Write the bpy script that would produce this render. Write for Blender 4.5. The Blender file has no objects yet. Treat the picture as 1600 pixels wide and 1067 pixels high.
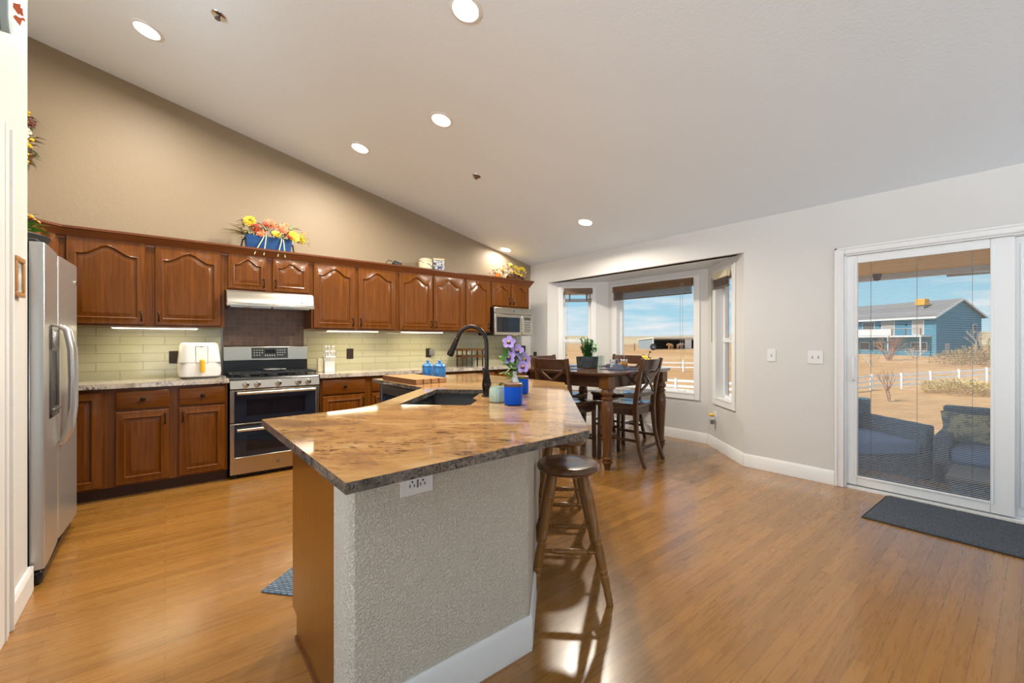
import bpy, bmesh, math, random
from mathutils import Vector, Matrix, geometry
PI = math.pi
R = math.radians
scene = bpy.context.scene
C = scene.collection

# ------------------------------------------------------------------ camera
cam_d = bpy.data.cameras.new('camera'); cam = bpy.data.objects.new('camera', cam_d); C.objects.link(cam)
cam.location = (0, 0, 1.24)
cam.rotation_euler = (R(90), 0, R(-39.03))
cam_d.sensor_width = 36; cam_d.lens = 36 * 669.26 / 1600
cam_d.shift_y = 0.0006
cam_d.clip_start = 0.05; cam_d.clip_end = 6000
scene.camera = cam

# ------------------------------------------------------------------ view, world, sun
vs = scene.view_settings
scene.display_settings.display_device = 'sRGB'
vs.view_transform = 'Standard'; vs.look = 'None'; vs.gamma = 1; vs.use_curve_mapping = False
vs.exposure = 0.22
CEIL_SLOPE, CEIL_LOW, XW, YB = 0.2305, 2.451, 4.51, 5.10
def ceil_z(x): return CEIL_LOW + CEIL_SLOPE * (XW - x)

SKY_FILL, CEIL_FILL, SKY_S = 0.42, 16.0, 0.82
world = bpy.data.worlds.new('sky'); scene.world = world; world.use_nodes = True
wn = world.node_tree.nodes; wl = world.node_tree.links; wn.clear()
w_out = wn.new('ShaderNodeOutputWorld'); w_bg = wn.new('ShaderNodeBackground')
w_tc = wn.new('ShaderNodeTexCoord'); w_sep = wn.new('ShaderNodeSeparateXYZ')
wl.new(w_tc.outputs['Generated'], w_sep.inputs[0])
w_ramp = wn.new('ShaderNodeValToRGB'); el = w_ramp.color_ramp.elements
el[0].position = 0.0; el[0].color = (0.62, 0.80, 0.88, 1)
el[1].position = 0.22; el[1].color = (0.22, 0.52, 0.80, 1)
e = el.new(0.06); e.color = (0.42, 0.72, 0.86, 1)
e = el.new(0.6); e.color = (0.16, 0.36, 0.72, 1)
wl.new(w_sep.outputs[2], w_ramp.inputs[0])
w_map = wn.new('ShaderNodeMapping'); w_map.inputs['Scale'].default_value = (2.2, 2.2, 17.0); w_map.inputs['Location'].default_value = (0.3, 0.45, 0.2)
wl.new(w_tc.outputs['Generated'], w_map.inputs[0])
w_no = wn.new('ShaderNodeTexNoise'); w_no.inputs['Scale'].default_value = 1.7; w_no.inputs['Detail'].default_value = 5; w_no.inputs['Roughness'].default_value = 0.55
wl.new(w_map.outputs[0], w_no.inputs['Vector'])
w_cr = wn.new('ShaderNodeValToRGB'); w_cr.color_ramp.elements[0].position = 0.5; w_cr.color_ramp.elements[1].position = 0.68
wl.new(w_no.outputs['Fac'], w_cr.inputs[0])
w_mix = wn.new('ShaderNodeMix'); w_mix.data_type = 'RGBA'
wl.new(w_cr.outputs[0], w_mix.inputs[0]); wl.new(w_ramp.outputs[0], w_mix.inputs[6]); w_mix.inputs[7].default_value = (0.86, 0.90, 0.93, 1)
# added fill light: the world is brightened on the unseen side behind the camera
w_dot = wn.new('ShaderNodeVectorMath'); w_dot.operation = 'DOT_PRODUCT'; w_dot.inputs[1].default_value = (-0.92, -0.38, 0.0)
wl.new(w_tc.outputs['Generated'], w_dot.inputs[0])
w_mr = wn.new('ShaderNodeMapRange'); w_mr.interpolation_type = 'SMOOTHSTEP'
for k_, v_ in enumerate((0.1, 0.95, 0.0, SKY_FILL)): w_mr.inputs[k_ + 1].default_value = v_
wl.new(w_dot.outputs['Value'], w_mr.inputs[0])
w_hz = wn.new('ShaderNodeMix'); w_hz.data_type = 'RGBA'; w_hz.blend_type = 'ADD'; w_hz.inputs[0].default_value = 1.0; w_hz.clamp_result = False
w_lo = wn.new('ShaderNodeMapRange')                       # fill boosted below the horizon, an added glow that lights the ceiling
for k_, v_ in enumerate((-0.03, 0.03, CEIL_FILL, 1.0)): w_lo.inputs[k_ + 1].default_value = v_
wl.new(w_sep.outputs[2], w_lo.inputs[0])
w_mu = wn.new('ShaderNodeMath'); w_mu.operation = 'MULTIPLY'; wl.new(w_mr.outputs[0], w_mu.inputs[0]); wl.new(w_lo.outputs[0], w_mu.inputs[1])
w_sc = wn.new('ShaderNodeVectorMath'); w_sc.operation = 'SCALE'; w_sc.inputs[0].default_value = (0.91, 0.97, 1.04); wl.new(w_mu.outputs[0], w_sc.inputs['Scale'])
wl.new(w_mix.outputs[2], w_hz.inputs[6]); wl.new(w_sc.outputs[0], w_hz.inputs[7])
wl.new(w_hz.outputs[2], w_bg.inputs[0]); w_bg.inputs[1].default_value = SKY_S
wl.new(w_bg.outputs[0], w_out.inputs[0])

sun_d = bpy.data.lights.new('sun', 'SUN'); sun_d.energy = 4.6; sun_d.angle = R(0.6); sun_d.color = (1, 0.93, 0.82)
sun = bpy.data.objects.new('sun', sun_d); C.objects.link(sun)
sun.rotation_euler = Vector((-0.8, 0.42, 0.95)).to_track_quat('Z', 'Y').to_euler()

LAMP_W = 33.0          # each recessed ceiling lamp, watts
LAMP_COL = (1.0, 0.92, 0.79)
UNDER_W = 1.1          # each strip under the wall cabinets

# ------------------------------------------------------------------ mesh helpers
class MB:
    def __init__(s): s.v = []; s.f = []; s.m = []; s.M = Matrix.Identity(4)
    def _add(s, vs_, fs, mat=0):
        n = len(s.v); s.v += [tuple(s.M @ Vector(p)) for p in vs_]
        s.f += [tuple(i + n for i in f) for f in fs]; s.m += [mat] * len(fs); return s
    def box(s, x0, x1, y0, y1, z0, z1, mat=0):
        return s._add([(x0,y0,z0),(x1,y0,z0),(x1,y1,z0),(x0,y1,z0),(x0,y0,z1),(x1,y0,z1),(x1,y1,z1),(x0,y1,z1)],
                      [(0,3,2,1),(4,5,6,7),(0,1,5,4),(1,2,6,5),(2,3,7,6),(3,0,4,7)], mat)
    def loft(s, loops, mat=0, caps=True, closed=True):
        n = len(loops[0]); vs_ = [p for l in loops for p in l]; fs = []
        for k in range(len(loops) - 1):
            for i in range(n if closed else n - 1):
                j = (i + 1) % n
                fs.append((k*n+i, k*n+j, (k+1)*n+j, (k+1)*n+i))
        if caps and closed: fs.append(tuple(reversed(range(n)))); fs.append(tuple((len(loops)-1)*n + i for i in range(n)))
        return s._add(vs_, fs, mat)
    def lathe(s, prof, c=(0,0,0), n=24, mat=0, sx=1, sy=1):
        return s.loft([[(c[0]+sx*r*math.cos(2*PI*i/n), c[1]+sy*r*math.sin(2*PI*i/n), c[2]+z) for i in range(n)] for r, z in prof], mat)
    def lathe_to(s, p, q, prof, n=14, mat=0):
        # prof: (radius, t) with t 0..1 along p->q
        p = Vector(p); q = Vector(q); d = (q-p); t = d.normalized(); a = t.orthogonal().normalized(); b = t.cross(a)
        return s.loft([[tuple(p + d*tt + (a*math.cos(2*PI*i/n) + b*math.sin(2*PI*i/n))*r) for i in range(n)] for r, tt in prof], mat)
    def tube(s, pts, r, n=8, mat=0):
        pts = [Vector(p) for p in pts]; rs = r if isinstance(r, (list, tuple)) else [r]*len(pts)
        loops = []; a = None
        for k, p in enumerate(pts):
            t = (pts[min(k+1, len(pts)-1)] - pts[max(k-1, 0)]).normalized()
            if a is None: a = t.orthogonal().normalized()
            a = (a - t*a.dot(t)).normalized(); b = t.cross(a)
            loops.append([tuple(p + (a*math.cos(2*PI*i/n) + b*math.sin(2*PI*i/n))*rs[k]) for i in range(n)])
        return s.loft(loops, mat)
    def bar(s, p, q, w, h, up=(0,0,1), mat=0):
        p = Vector(p); q = Vector(q); t = (q-p).normalized(); up = Vector(up); a = t.cross(up).normalized(); b = a.cross(t)
        L = [[tuple(o + a*sx*w/2 + b*sy*h/2) for sx, sy in ((-1,-1),(1,-1),(1,1),(-1,1))] for o in (p, q)]
        return s.loft(L, mat)
    def sweep(s, pts, ws, hs, up=(0,0,1), mat=0):
        # rectangular section swept along points, width ws across, hs along up
        pts = [Vector(p) for p in pts]; up = Vector(up); L = []
        for k, p in enumerate(pts):
            t = (pts[min(k+1, len(pts)-1)] - pts[max(k-1, 0)]).normalized(); a = t.cross(up).normalized(); b = a.cross(t)
            w = ws[k] if isinstance(ws, (list, tuple)) else ws; h = hs[k] if isinstance(hs, (list, tuple)) else hs
            L.append([tuple(p + a*sx*w/2 + b*sy*h/2) for sx, sy in ((-1,-1),(1,-1),(1,1),(-1,1))])
        return s.loft(L, mat)
    def prism(s, poly, z0, z1, mat=0):
        return s.loft([[(x, y, z0) for x, y in poly], [(x, y, z1) for x, y in poly]], mat)
    def prism_y(s, poly, y0, y1, mat=0):     # poly in x,z
        return s.loft([[(x, y0, z) for x, z in poly], [(x, y1, z) for x, z in poly]], mat)
    def prism_x(s, poly, x0, x1, mat=0):     # poly in y,z
        return s.loft([[(x0, y, z) for y, z in poly], [(x1, y, z) for y, z in poly]], mat)
    def sphere(s, c, r, nu=12, nv=8, mat=0):
        rx, ry, rz = r if isinstance(r, (list, tuple)) else (r, r, r)
        L = []
        for k in range(nv+1):
            a = -PI/2 + PI*k/nv; q = max(math.cos(a), 1e-3)
            L.append([(c[0]+rx*q*math.cos(2*PI*i/nu), c[1]+ry*q*math.sin(2*PI*i/nu), c[2]+rz*math.sin(a)) for i in range(nu)])
        return s.loft(L, mat)
    def leaf(s, p, d, L, w, up=(0,0,1), mat=0, bend=0.15):
        p = Vector(p); d = Vector(d).normalized(); a = d.cross(Vector(up))
        if a.length < 1e-3: a = d.orthogonal()
        a.normalize(); n = a.cross(d).normalized()
        vs_ = [p, p + d*L*0.45 + a*w/2 + n*L*bend*0.6, p + d*L - n*L*bend, p + d*L*0.45 - a*w/2 + n*L*bend*0.6, p + d*L*0.5 + n*L*bend*0.2]
        return s._add([tuple(v) for v in vs_], [(0,1,4),(1,2,4),(2,3,4),(3,0,4)], mat)
    def petal(s, p, d, L, w, up=(0,0,1), mat=0, bend=0.2):
        p = Vector(p); d = Vector(d).normalized(); a = d.cross(Vector(up)); a = d.orthogonal() if a.length < 1e-3 else a
        a.normalize(); n = a.cross(d).normalized(); vs_ = [p + d*L*0.5 - n*L*bend*0.25]
        for k in range(10):
            t = 2*PI*k/10; x = 0.5 - 0.5*math.cos(t); wy = math.sin(t)*(0.62 + 0.38*x); vs_.append(p + d*L*x + a*wy*w/2 + n*L*bend*(abs(wy)*0.3 - x*x*0.5))
        return s._add([tuple(v) for v in vs_], [(0, 1 + k, 1 + (k + 1) % 10) for k in range(10)], mat)
    def grid(s, fn, nu, nv, mat=0):
        vs_ = [fn(i/nu, j/nv) for j in range(nv+1) for i in range(nu+1)]
        fs = [(j*(nu+1)+i, j*(nu+1)+i+1, (j+1)*(nu+1)+i+1, (j+1)*(nu+1)+i) for j in range(nv) for i in range(nu)]
        return s._add(vs_, fs, mat)
    def build(s, name, mats, parent=None, loc=(0,0,0), rz=0, bevel=0, seg=2, sharp=38, normals=True):
        me = bpy.data.meshes.new(name); me.from_pydata(s.v, [], s.f)
        mats = mats if isinstance(mats, (list, tuple)) else [mats]
        for m in mats: me.materials.append(m)
        me.polygons.foreach_set('material_index', s.m)
        bm = bmesh.new(); bm.from_mesh(me)
        if normals: bmesh.ops.recalc_face_normals(bm, faces=bm.faces)
        for f in bm.faces: f.smooth = True
        for ed in bm.edges:
            ed.smooth = len(ed.link_faces) == 2 and ed.calc_face_angle(0) < R(sharp)
        bm.to_mesh(me); bm.free()
        o = bpy.data.objects.new(name, me); C.objects.link(o)
        o.location = loc; o.rotation_euler = (0, 0, rz)
        if parent is not None: o.parent = parent
        if bevel:
            b = o.modifiers.new('bevel', 'BEVEL'); b.width = bevel; b.segments = seg; b.limit_method = 'ANGLE'; b.angle_limit = R(40)
        return o

def tag(o, label=None, cat=None, group=None, kind=None):
    if label: o['label'] = label
    if cat: o['category'] = cat
    if group: o['group'] = group
    if kind: o['kind'] = kind
    return o
def thing(name, label, cat, loc=(0,0,0), rz=0, group=None):
    o = bpy.data.objects.new(name, None); C.objects.link(o); o.location = loc; o.rotation_euler = (0,0,rz); o.empty_display_size = 0.1
    return tag(o, label, cat, group)
def copy_tree(o, loc, rz, label=None, parent=None):
    c = o.copy(); C.objects.link(c)
    if parent is None:
        c.location = loc; c.rotation_euler = (0,0,rz)
        if label: c['label'] = label
    else: c.parent = parent
    for ch in list(o.children): copy_tree(ch, None, None, None, c)
    return c
def struct(o, label=None):
    o['kind'] = 'structure'
    if label: o['label'] = label
    return o

# ------------------------------------------------------------------ materials
def mat(name, col=(0.8,0.8,0.8), rough=0.5, metal=0, coat=0, spec=0.5, trans=0, emit=None, emit_s=0, alpha=1):
    m = bpy.data.materials.new(name); m.use_nodes = True; b = m.node_tree.nodes['Principled BSDF']
    b.inputs['Base Color'].default_value = (*col, 1); b.inputs['Roughness'].default_value = rough; b.inputs['Metallic'].default_value = metal
    b.inputs['Coat Weight'].default_value = coat; b.inputs['Coat Roughness'].default_value = 0.08; b.inputs['Specular IOR Level'].default_value = spec
    b.inputs['Transmission Weight'].default_value = trans
    if emit: b.inputs['Emission Color'].default_value = (*emit, 1); b.inputs['Emission Strength'].default_value = emit_s
    return m
class NT:
    def __init__(s, m): s.m = m; s.n = m.node_tree.nodes; s.l = m.node_tree.links; s.b = s.n['Principled BSDF']
    def new(s, t, **kw):
        n = s.n.new('ShaderNode' + t)
        for k, v in kw.items():
            if hasattr(n, k): setattr(n, k, v)
            else: n.inputs[k].default_value = v
        return n
    def coords(s, scale=(1,1,1), which='Object', rot=(0,0,0), loc=(0,0,0)):
        tc = s.new('TexCoord'); mp = s.new('Mapping'); mp.inputs['Scale'].default_value = scale; mp.inputs['Rotation'].default_value = rot; mp.inputs['Location'].default_value = loc
        s.l.new(tc.outputs[which], mp.inputs[0]); return mp.outputs[0]
    def noise(s, vec, scale, detail=4, rough=0.5, dist=0):
        n = s.new('TexNoise'); n.inputs['Scale'].default_value = scale; n.inputs['Detail'].default_value = detail; n.inputs['Roughness'].default_value = rough; n.inputs['Distortion'].default_value = dist
        if vec is not None: s.l.new(vec, n.inputs['Vector'])
        return n.outputs['Fac']
    def ramp(s, fac, stops):
        r = s.new('ValToRGB'); els = r.color_ramp.elements
        while len(els) < len(stops): els.new(0.5)
        for e_, (p, c) in zip(els, stops): e_.position = p; e_.color = (*c, 1) if len(c) == 3 else c
        s.l.new(fac, r.inputs[0]); return r.outputs[0]
    def mix(s, fac, a, b, mode='MIX'):
        n = s.new('Mix'); n.data_type = 'RGBA'; n.blend_type = mode
        for sock, v in ((n.inputs[0], fac), (n.inputs[6], a), (n.inputs[7], b)):
            if isinstance(v, (int, float)): sock.default_value = v
            elif isinstance(v, tuple): sock.default_value = (*v, 1) if len(v) == 3 else v
            else: s.l.new(v, sock)
        return n.outputs[2]
    def bump(s, h, strength=0.3, dist=0.01):
        n = s.new('Bump'); n.inputs['Strength'].default_value = strength; n.inputs['Distance'].default_value = dist
        s.l.new(h, n.inputs['Height']); s.l.new(n.outputs[0], s.b.inputs['Normal']); return n
    def color(s, sock): s.l.new(sock, s.b.inputs['Base Color'])
    def rough(s, sock): s.l.new(sock, s.b.inputs['Roughness'])

def wood(name, dark, light, rough=0.3, coat=0.3, axis='z', scale=1.0):
    m = mat(name, light, rough, coat=coat, spec=0.28); t = NT(m)
    sc = {'z': (28, 28, 1.6), 'x': (1.6, 28, 28), 'y': (28, 1.6, 28)}[axis]
    sc = tuple(q*scale for q in sc)
    v = t.coords(sc)
    n = t.noise(v, 1.6, 6, 0.62, 0.6); col = t.ramp(n, [(0.28, dark), (0.72, light)])
    t.color(col); t.bump(n, 0.05, 0.002); return m

def paint(name, col, bump=0.15, bs=160, rough=0.6, dist=0.003):
    m = mat(name, col, rough); t = NT(m); v = t.coords()
    n = t.noise(v, bs, 3, 0.55); t.bump(n, bump, dist); return m

M = {}
M['white_wall'] = paint('white_wall', (0.67, 0.65, 0.62), 0.12, 90, 0.55)
M['beige_wall'] = paint('beige_wall', (0.30, 0.23, 0.15), 0.45, 45, 0.55)
M['ceiling'] = paint('ceiling_paint', (0.80, 0.88, 0.94), 0.35, 60, 0.7)
M['trim'] = mat('white_trim', (0.80, 0.79, 0.77), 0.35)
M['vinyl'] = mat('white_vinyl', (0.82, 0.82, 0.81), 0.3)
# knockdown texture of the island wall
m = mat('knockdown_plaster', (0.71, 0.645, 0.54), 0.65); t = NT(m); v = t.coords()
n1 = t.noise(v, 110, 3, 0.5, 0.4); h = t.ramp(n1, [(0.42, (0,0,0)), (0.56, (1,1,1))]); t.bump(h, 0.8, 0.005); M['knock'] = m
# cabinets
M['cherry'] = wood('cherry_wood', (0.095, 0.026, 0.0025), (0.185, 0.059, 0.006), 0.27, 0.08)
M['cherry_h'] = wood('cherry_wood_rail', (0.105, 0.029, 0.003), (0.19, 0.06, 0.007), 0.27, 0.08, 'x')
M['cherry_dark'] = wood('cherry_moulding', (0.10, 0.028, 0.007), (0.17, 0.052, 0.013), 0.28, 0.4, 'x')
M['maple_panel'] = wood('stained_side_panel', (0.17, 0.05, 0.002), (0.225, 0.072, 0.003), 0.28, 0.4)
M['toe'] = mat('toe_kick', (0.05, 0.017, 0.008), 0.5)
M['bronze'] = mat('dark_bronze', (0.035, 0.027, 0.024), 0.32, 0.85)
# floor
m = mat('oak_strip_floor', (0.5, 0.25, 0.08), 0.3, coat=0.75); t = NT(m); t.b.inputs['Coat Roughness'].default_value = 0.19; t.b.inputs['Coat IOR'].default_value = 1.55; t.b.inputs['Specular IOR Level'].default_value = 0.3
v = t.coords((1, 1, 1))
br = t.new('TexBrick'); br.offset = 0.37; br.offset_frequency = 2; br.squash = 1
br.inputs['Scale'].default_value = 1; br.inputs['Brick Width'].default_value = 1.05; br.inputs['Row Height'].default_value = 0.058
br.inputs['Mortar Size'].default_value = 0.0011; br.inputs['Mortar Smooth'].default_value = 0.4; br.inputs['Bias'].default_value = 0
br.inputs['Color1'].default_value = (0.0, 0.0, 0.0, 1); br.inputs['Color2'].default_value = (1, 1, 1, 1); br.inputs['Mortar'].default_value = (0.5, 0.5, 0.5, 1)
t.l.new(v, br.inputs['Vector'])
g = t.noise(t.coords((1.3, 17, 1)), 2.0, 6, 0.6, 1.6)
gcol = t.ramp(g, [(0.25, (0.25, 0.110, 0.021)), (0.5, (0.31, 0.143, 0.030)), (0.8, (0.33, 0.158, 0.036))])
tone = t.ramp(br.outputs['Color'], [(0.0, (0.84, 0.82, 0.78)), (1.0, (1.12, 1.10, 1.08))])
c1 = t.mix(1.0, gcol, tone, 'MULTIPLY')
c2 = t.mix(br.outputs['Fac'], c1, (0.13, 0.06, 0.02))
t.color(c2); rr = t.ramp(g, [(0.2, (0.24,)*3), (0.9, (0.33,)*3)]); t.rough(rr)
inv = t.ramp(br.outputs['Fac'], [(0, (1,1,1)), (1, (0,0,0))]); t.bump(inv, 0.12, 0.001); M['floor'] = m
# granites
def granite(name, cols, scale, flow, veincol, vein, spk, rot=39):
    """mottled stone whose streaks run one way; flow = stretch across the streaks"""
    m = mat(name, cols[1], 0.06, spec=0.55); t = NT(m)
    def co(sc, loc=(0, 0, 0)):
        v = t.coords((1, 1, 1), rot=(0, 0, R(rot))); mp = t.new('Mapping'); mp.inputs['Scale'].default_value = sc; mp.inputs['Location'].default_value = loc; t.l.new(v, mp.inputs[0]); return mp.outputs[0]
    n1 = t.noise(co((1, flow*0.62, 1)), scale, 9, 0.66, 1.1)
    base = t.ramp(n1, [(0.28, cols[0]), (0.44, cols[1]), (0.56, cols[2]), (0.72, cols[3])])
    n2 = t.noise(co((1, flow, 1), (3, 1, 0)), scale*3.2, 8, 0.72, 1.6)
    n4 = t.noise(co((1, flow*0.5, 1), (7, 2, 0)), scale*0.8, 3, 0.5, 0.5)
    s1 = t.ramp(n2, [(0.0, (1,1,1)), (vein, (1,1,1)), (vein + 0.07, (0,0,0))]); s2 = t.ramp(n4, [(0.42, (0,0,0)), (0.58, (1,1,1))])
    c = t.mix(t.mix(1.0, s1, s2, 'MULTIPLY'), base, veincol)
    n3 = t.noise(t.coords(), 170, 4, 0.75); sp = t.ramp(n3, [(0.0, (1,1,1)), (spk, (1,1,1)), (spk + 0.08, (0,0,0))])
    c = t.mix(sp, c, veincol); t.color(c); return m
M['granite_gold'] = granite('golden_granite', [(0.20, 0.115, 0.07), (0.36, 0.20, 0.085), (0.46, 0.27, 0.11), (0.56, 0.38, 0.20)], 3.4, 2.6, (0.10, 0.05, 0.028), 0.40, 0.30)
M['granite_edge'] = granite('granite_cut_edge', [(0.05, 0.042, 0.037), (0.13, 0.11, 0.09), (0.21, 0.17, 0.14), (0.33, 0.28, 0.23)], 20, 1.3, (0.02, 0.019, 0.019), 0.42, 0.38)
M['granite_pale'] = granite('pale_granite', [(0.22, 0.185, 0.165), (0.48, 0.41, 0.34), (0.60, 0.53, 0.44), (0.68, 0.62, 0.54)], 9, 1.5, (0.10, 0.085, 0.085), 0.42, 0.33, 0)
# backsplash: long glass tiles
def tile(name, c1, c2, grout, w, h, rough, off=0.5, mort=0.0025, coat=0.5):
    m = mat(name, c1, rough, coat=coat); t = NT(m); v = t.coords((1, 1, 1), rot=(R(90), 0, 0))
    b = t.new('TexBrick'); b.offset = off; b.inputs['Scale'].default_value = 1; b.inputs['Brick Width'].default_value = w; b.inputs['Row Height'].default_value = h
    b.inputs['Mortar Size'].default_value = mort; b.inputs['Mortar Smooth'].default_value = 0.3
    b.inputs['Color1'].default_value = (*c1, 1); b.inputs['Color2'].default_value = (*c2, 1); b.inputs['Mortar'].default_value = (*grout, 1)
    t.l.new(v, b.inputs['Vector']); t.color(b.outputs['Color'])
    iv = t.ramp(b.outputs['Fac'], [(0, (1,1,1)), (1, (0,0,0))])
    n = t.noise(t.coords(), 9, 2, 0.5); hh = t.mix(0.35, iv, n); t.bump(hh, 0.22, 0.003); return m
M['splash'] = tile('sage_glass_tile', (0.45, 0.42, 0.27), (0.49, 0.46, 0.30), (0.27, 0.255, 0.165), 0.305, 0.076, 0.09)
M['stove_tile'] = tile('copper_mosaic_tile', (0.13, 0.074, 0.05), (0.20, 0.112, 0.074), (0.22, 0.15, 0.115), 0.05, 0.05, 0.35, 0.0, 0.002, 0.1)
# metals and appliances
def brushed(name, col, rough, axis):
    m = mat(name, col, rough, 1.0); t = NT(m); v = t.coords((400, 400, 3) if axis == 'z' else (3, 400, 400))
    n = t.noise(v, 1, 2, 0.5); rr = t.ramp(n, [(0.3, (rough*0.94,)*3), (0.7, (rough*1.06,)*3)]); t.rough(rr); return m
M['steel'] = brushed('brushed_steel', (0.56, 0.55, 0.53), 0.30, 'z'); M['steel'].node_tree.nodes['Principled BSDF'].inputs['Metallic'].default_value = 0.72
M['steel_h'] = brushed('brushed_steel_wide', (0.62, 0.57, 0.49), 0.24, 'x')
M['steel_hood'] = brushed('hood_steel', (0.40, 0.37, 0.325), 0.3, 'x')
M['steel_dark'] = mat('dark_steel', (0.23, 0.22, 0.215), 0.3, 0.9)
M['chrome'] = mat('chrome', (0.72, 0.72, 0.72), 0.12, 1)
M['black'] = mat('black_enamel', (0.012, 0.013, 0.016), 0.25)
M['black_matte'] = mat('black_matte', (0.02, 0.02, 0.021), 0.6)
M['iron'] = mat('cast_iron', (0.035, 0.037, 0.04), 0.45, 0.3)
M['oven_glass'] = mat('oven_glass', (0.014, 0.018, 0.03), 0.06, spec=0.6)
M['oven_win'] = mat('oven_window', (0.006, 0.007, 0.012), 0.05, spec=0.6)
M['grey_plastic'] = mat('grey_plastic', (0.16, 0.16, 0.16), 0.4)
M['white_plastic'] = mat('white_plastic', (0.82, 0.81, 0.79), 0.3, coat=0.3)
M['yellow'] = mat('mustard_plastic', (0.80, 0.46, 0.02), 0.4)
M['cream'] = mat('cream_ceramic', (0.74, 0.66, 0.45), 0.3)
M['dark_plate'] = mat('bronze_plate', (0.045, 0.028, 0.02), 0.35, 0.3)
M['sink'] = mat('composite_sink', (0.045, 0.042, 0.04), 0.45)
M['lens'] = mat('lamp_lens', (1, 1, 1), 0.4, emit=(1.0, 0.95, 0.86), emit_s=9)
M['strip_lens'] = mat('strip_lens', (1, 1, 1), 0.4, emit=(1.0, 0.92, 0.70), emit_s=5)
M['display'] = mat('display_glass', (0.05, 0.055, 0.05), 0.2)
M['marks'] = mat('printed_marks', (0.75, 0.75, 0.74), 0.5)
# glass
def pane(name, tint=(1,1,1), refl=0.3):
    m = bpy.data.materials.new(name); m.use_nodes = True; n = m.node_tree.nodes; l = m.node_tree.links; n.clear()
    o = n.new('ShaderNodeOutputMaterial'); tr = n.new('ShaderNodeBsdfTransparent'); tr.inputs[0].default_value = (*tint, 1)
    gl = n.new('ShaderNodeBsdfGlossy'); gl.inputs['Roughness'].default_value = 0.02
    fr = n.new('ShaderNodeFresnel'); fr.inputs[0].default_value = 1.45
    mx = n.new('ShaderNodeMixShader'); ge = n.new('ShaderNodeNewGeometry'); sb = n.new('ShaderNodeMath'); sb.operation = 'SUBTRACT'; sb.inputs[0].default_value = 1.0; l.new(ge.outputs['Backfacing'], sb.inputs[1]); mu = n.new('ShaderNodeMath'); mu.operation = 'MULTIPLY'; mu2 = n.new('ShaderNodeMath'); mu2.operation = 'MULTIPLY'; mu2.inputs[1].default_value = refl; l.new(mu.outputs[0], mu2.inputs[0]); l.new(fr.outputs[0], mu.inputs[0]); l.new(sb.outputs[0], mu.inputs[1])
    l.new(mu2.outputs[0], mx.inputs[0]); l.new(tr.outputs[0], mx.inputs[1]); l.new(gl.outputs[0], mx.inputs[2]); l.new(mx.outputs[0], o.inputs[0])
    return m
M['pane'] = pane('window_glass')
M['clear'] = pane('clear_glass', (0.93, 0.96, 0.95), 1.0)
M['blue_glass'] = mat('cobalt_glass', (0.0, 0.085, 0.60), 0.35, spec=0.2)
M['blue_ceramic'] = mat('blue_ceramic', (0.02, 0.17, 0.48), 0.2, coat=0.4)
M['green_glass'] = mat('pale_green_glass', (0.50, 0.66, 0.52), 0.12, coat=0.5)
M['wax'] = mat('pale_wax', (0.62, 0.68, 0.50), 0.5)
M['lid_wood'] = wood('walnut_lid', (0.11, 0.055, 0.025), (0.2, 0.10, 0.045), 0.4, 0.1, 'x')
M['board_light'] = wood('maple_board', (0.40, 0.21, 0.09), (0.52, 0.29, 0.13), 0.45, 0.0, 'y')
M['board_dark'] = wood('walnut_strip', (0.13, 0.05, 0.02), (0.2, 0.085, 0.035), 0.45, 0.0, 'y')
M['stool_wood'] = wood('stool_oak', (0.18, 0.075, 0.015), (0.32, 0.145, 0.034), 0.28, 0.3)
M['stool_seat'] = wood('stool_seat_oak', (0.085, 0.036, 0.014), (0.16, 0.07, 0.028), 0.24, 0.35, 'x')
M['table_wood'] = wood('dark_dining_wood', (0.04, 0.018, 0.011), (0.075, 0.033, 0.018), 0.22, 0.35)
M['table_leg'] = wood('dining_leg_wood', (0.085, 0.031, 0.008), (0.15, 0.058, 0.014), 0.26, 0.35)
M['chair_leg'] = wood('dark_chair_wood', (0.055, 0.023, 0.010), (0.10, 0.042, 0.016), 0.24, 0.35)
M['table_top'] = wood('dark_table_top', (0.06, 0.028, 0.018), (0.11, 0.05, 0.03), 0.16, 0.5, 'x')
M['leaf_green'] = mat('green_leaf', (0.06, 0.19, 0.035), 0.5)
M['leaf_bright'] = mat('bright_leaf', (0.10, 0.42, 0.05), 0.45)
M['leaf_dark'] = mat('dark_leaf', (0.05, 0.10, 0.035), 0.5)
M['leaf_dry'] = mat('dry_leaf', (0.32, 0.24, 0.10), 0.6)
M['grass_pale'] = mat('ribbon_grass', (0.42, 0.46, 0.25), 0.6)
M['grass_gold'] = mat('golden_grass', (0.52, 0.38, 0.12), 0.8)
M['f_yellow'] = mat('yellow_petal', (0.85, 0.52, 0.03), 0.55)
M['f_lemon'] = mat('lemon_petal', (0.78, 0.66, 0.06), 0.55)
M['f_red'] = mat('rust_red_petal', (0.42, 0.05, 0.02), 0.55)
M['f_coral'] = mat('coral_petal', (0.80, 0.21, 0.10), 0.55)
M['f_orange'] = mat('orange_petal', (0.85, 0.28, 0.04), 0.55)
M['f_white'] = mat('cream_petal', (0.78, 0.70, 0.52), 0.55)
M['f_lilac'] = mat('lilac_petal', (0.38, 0.27, 0.62), 0.55)
M['f_purple'] = mat('deep_purple_petal', (0.07, 0.02, 0.12), 0.55)
M['f_brown'] = mat('brown_leaf', (0.10, 0.025, 0.012), 0.55)
M['blue_wood'] = wood('blue_painted_wood', (0.006, 0.035, 0.14), (0.012, 0.07, 0.21), 0.5, 0.0, 'x')
M['navy'] = mat('navy_cloth', (0.012, 0.02, 0.045), 0.85)
M['oak_frame'] = wood('oak_frame', (0.36, 0.17, 0.06), (0.52, 0.28, 0.11), 0.4)
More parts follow.
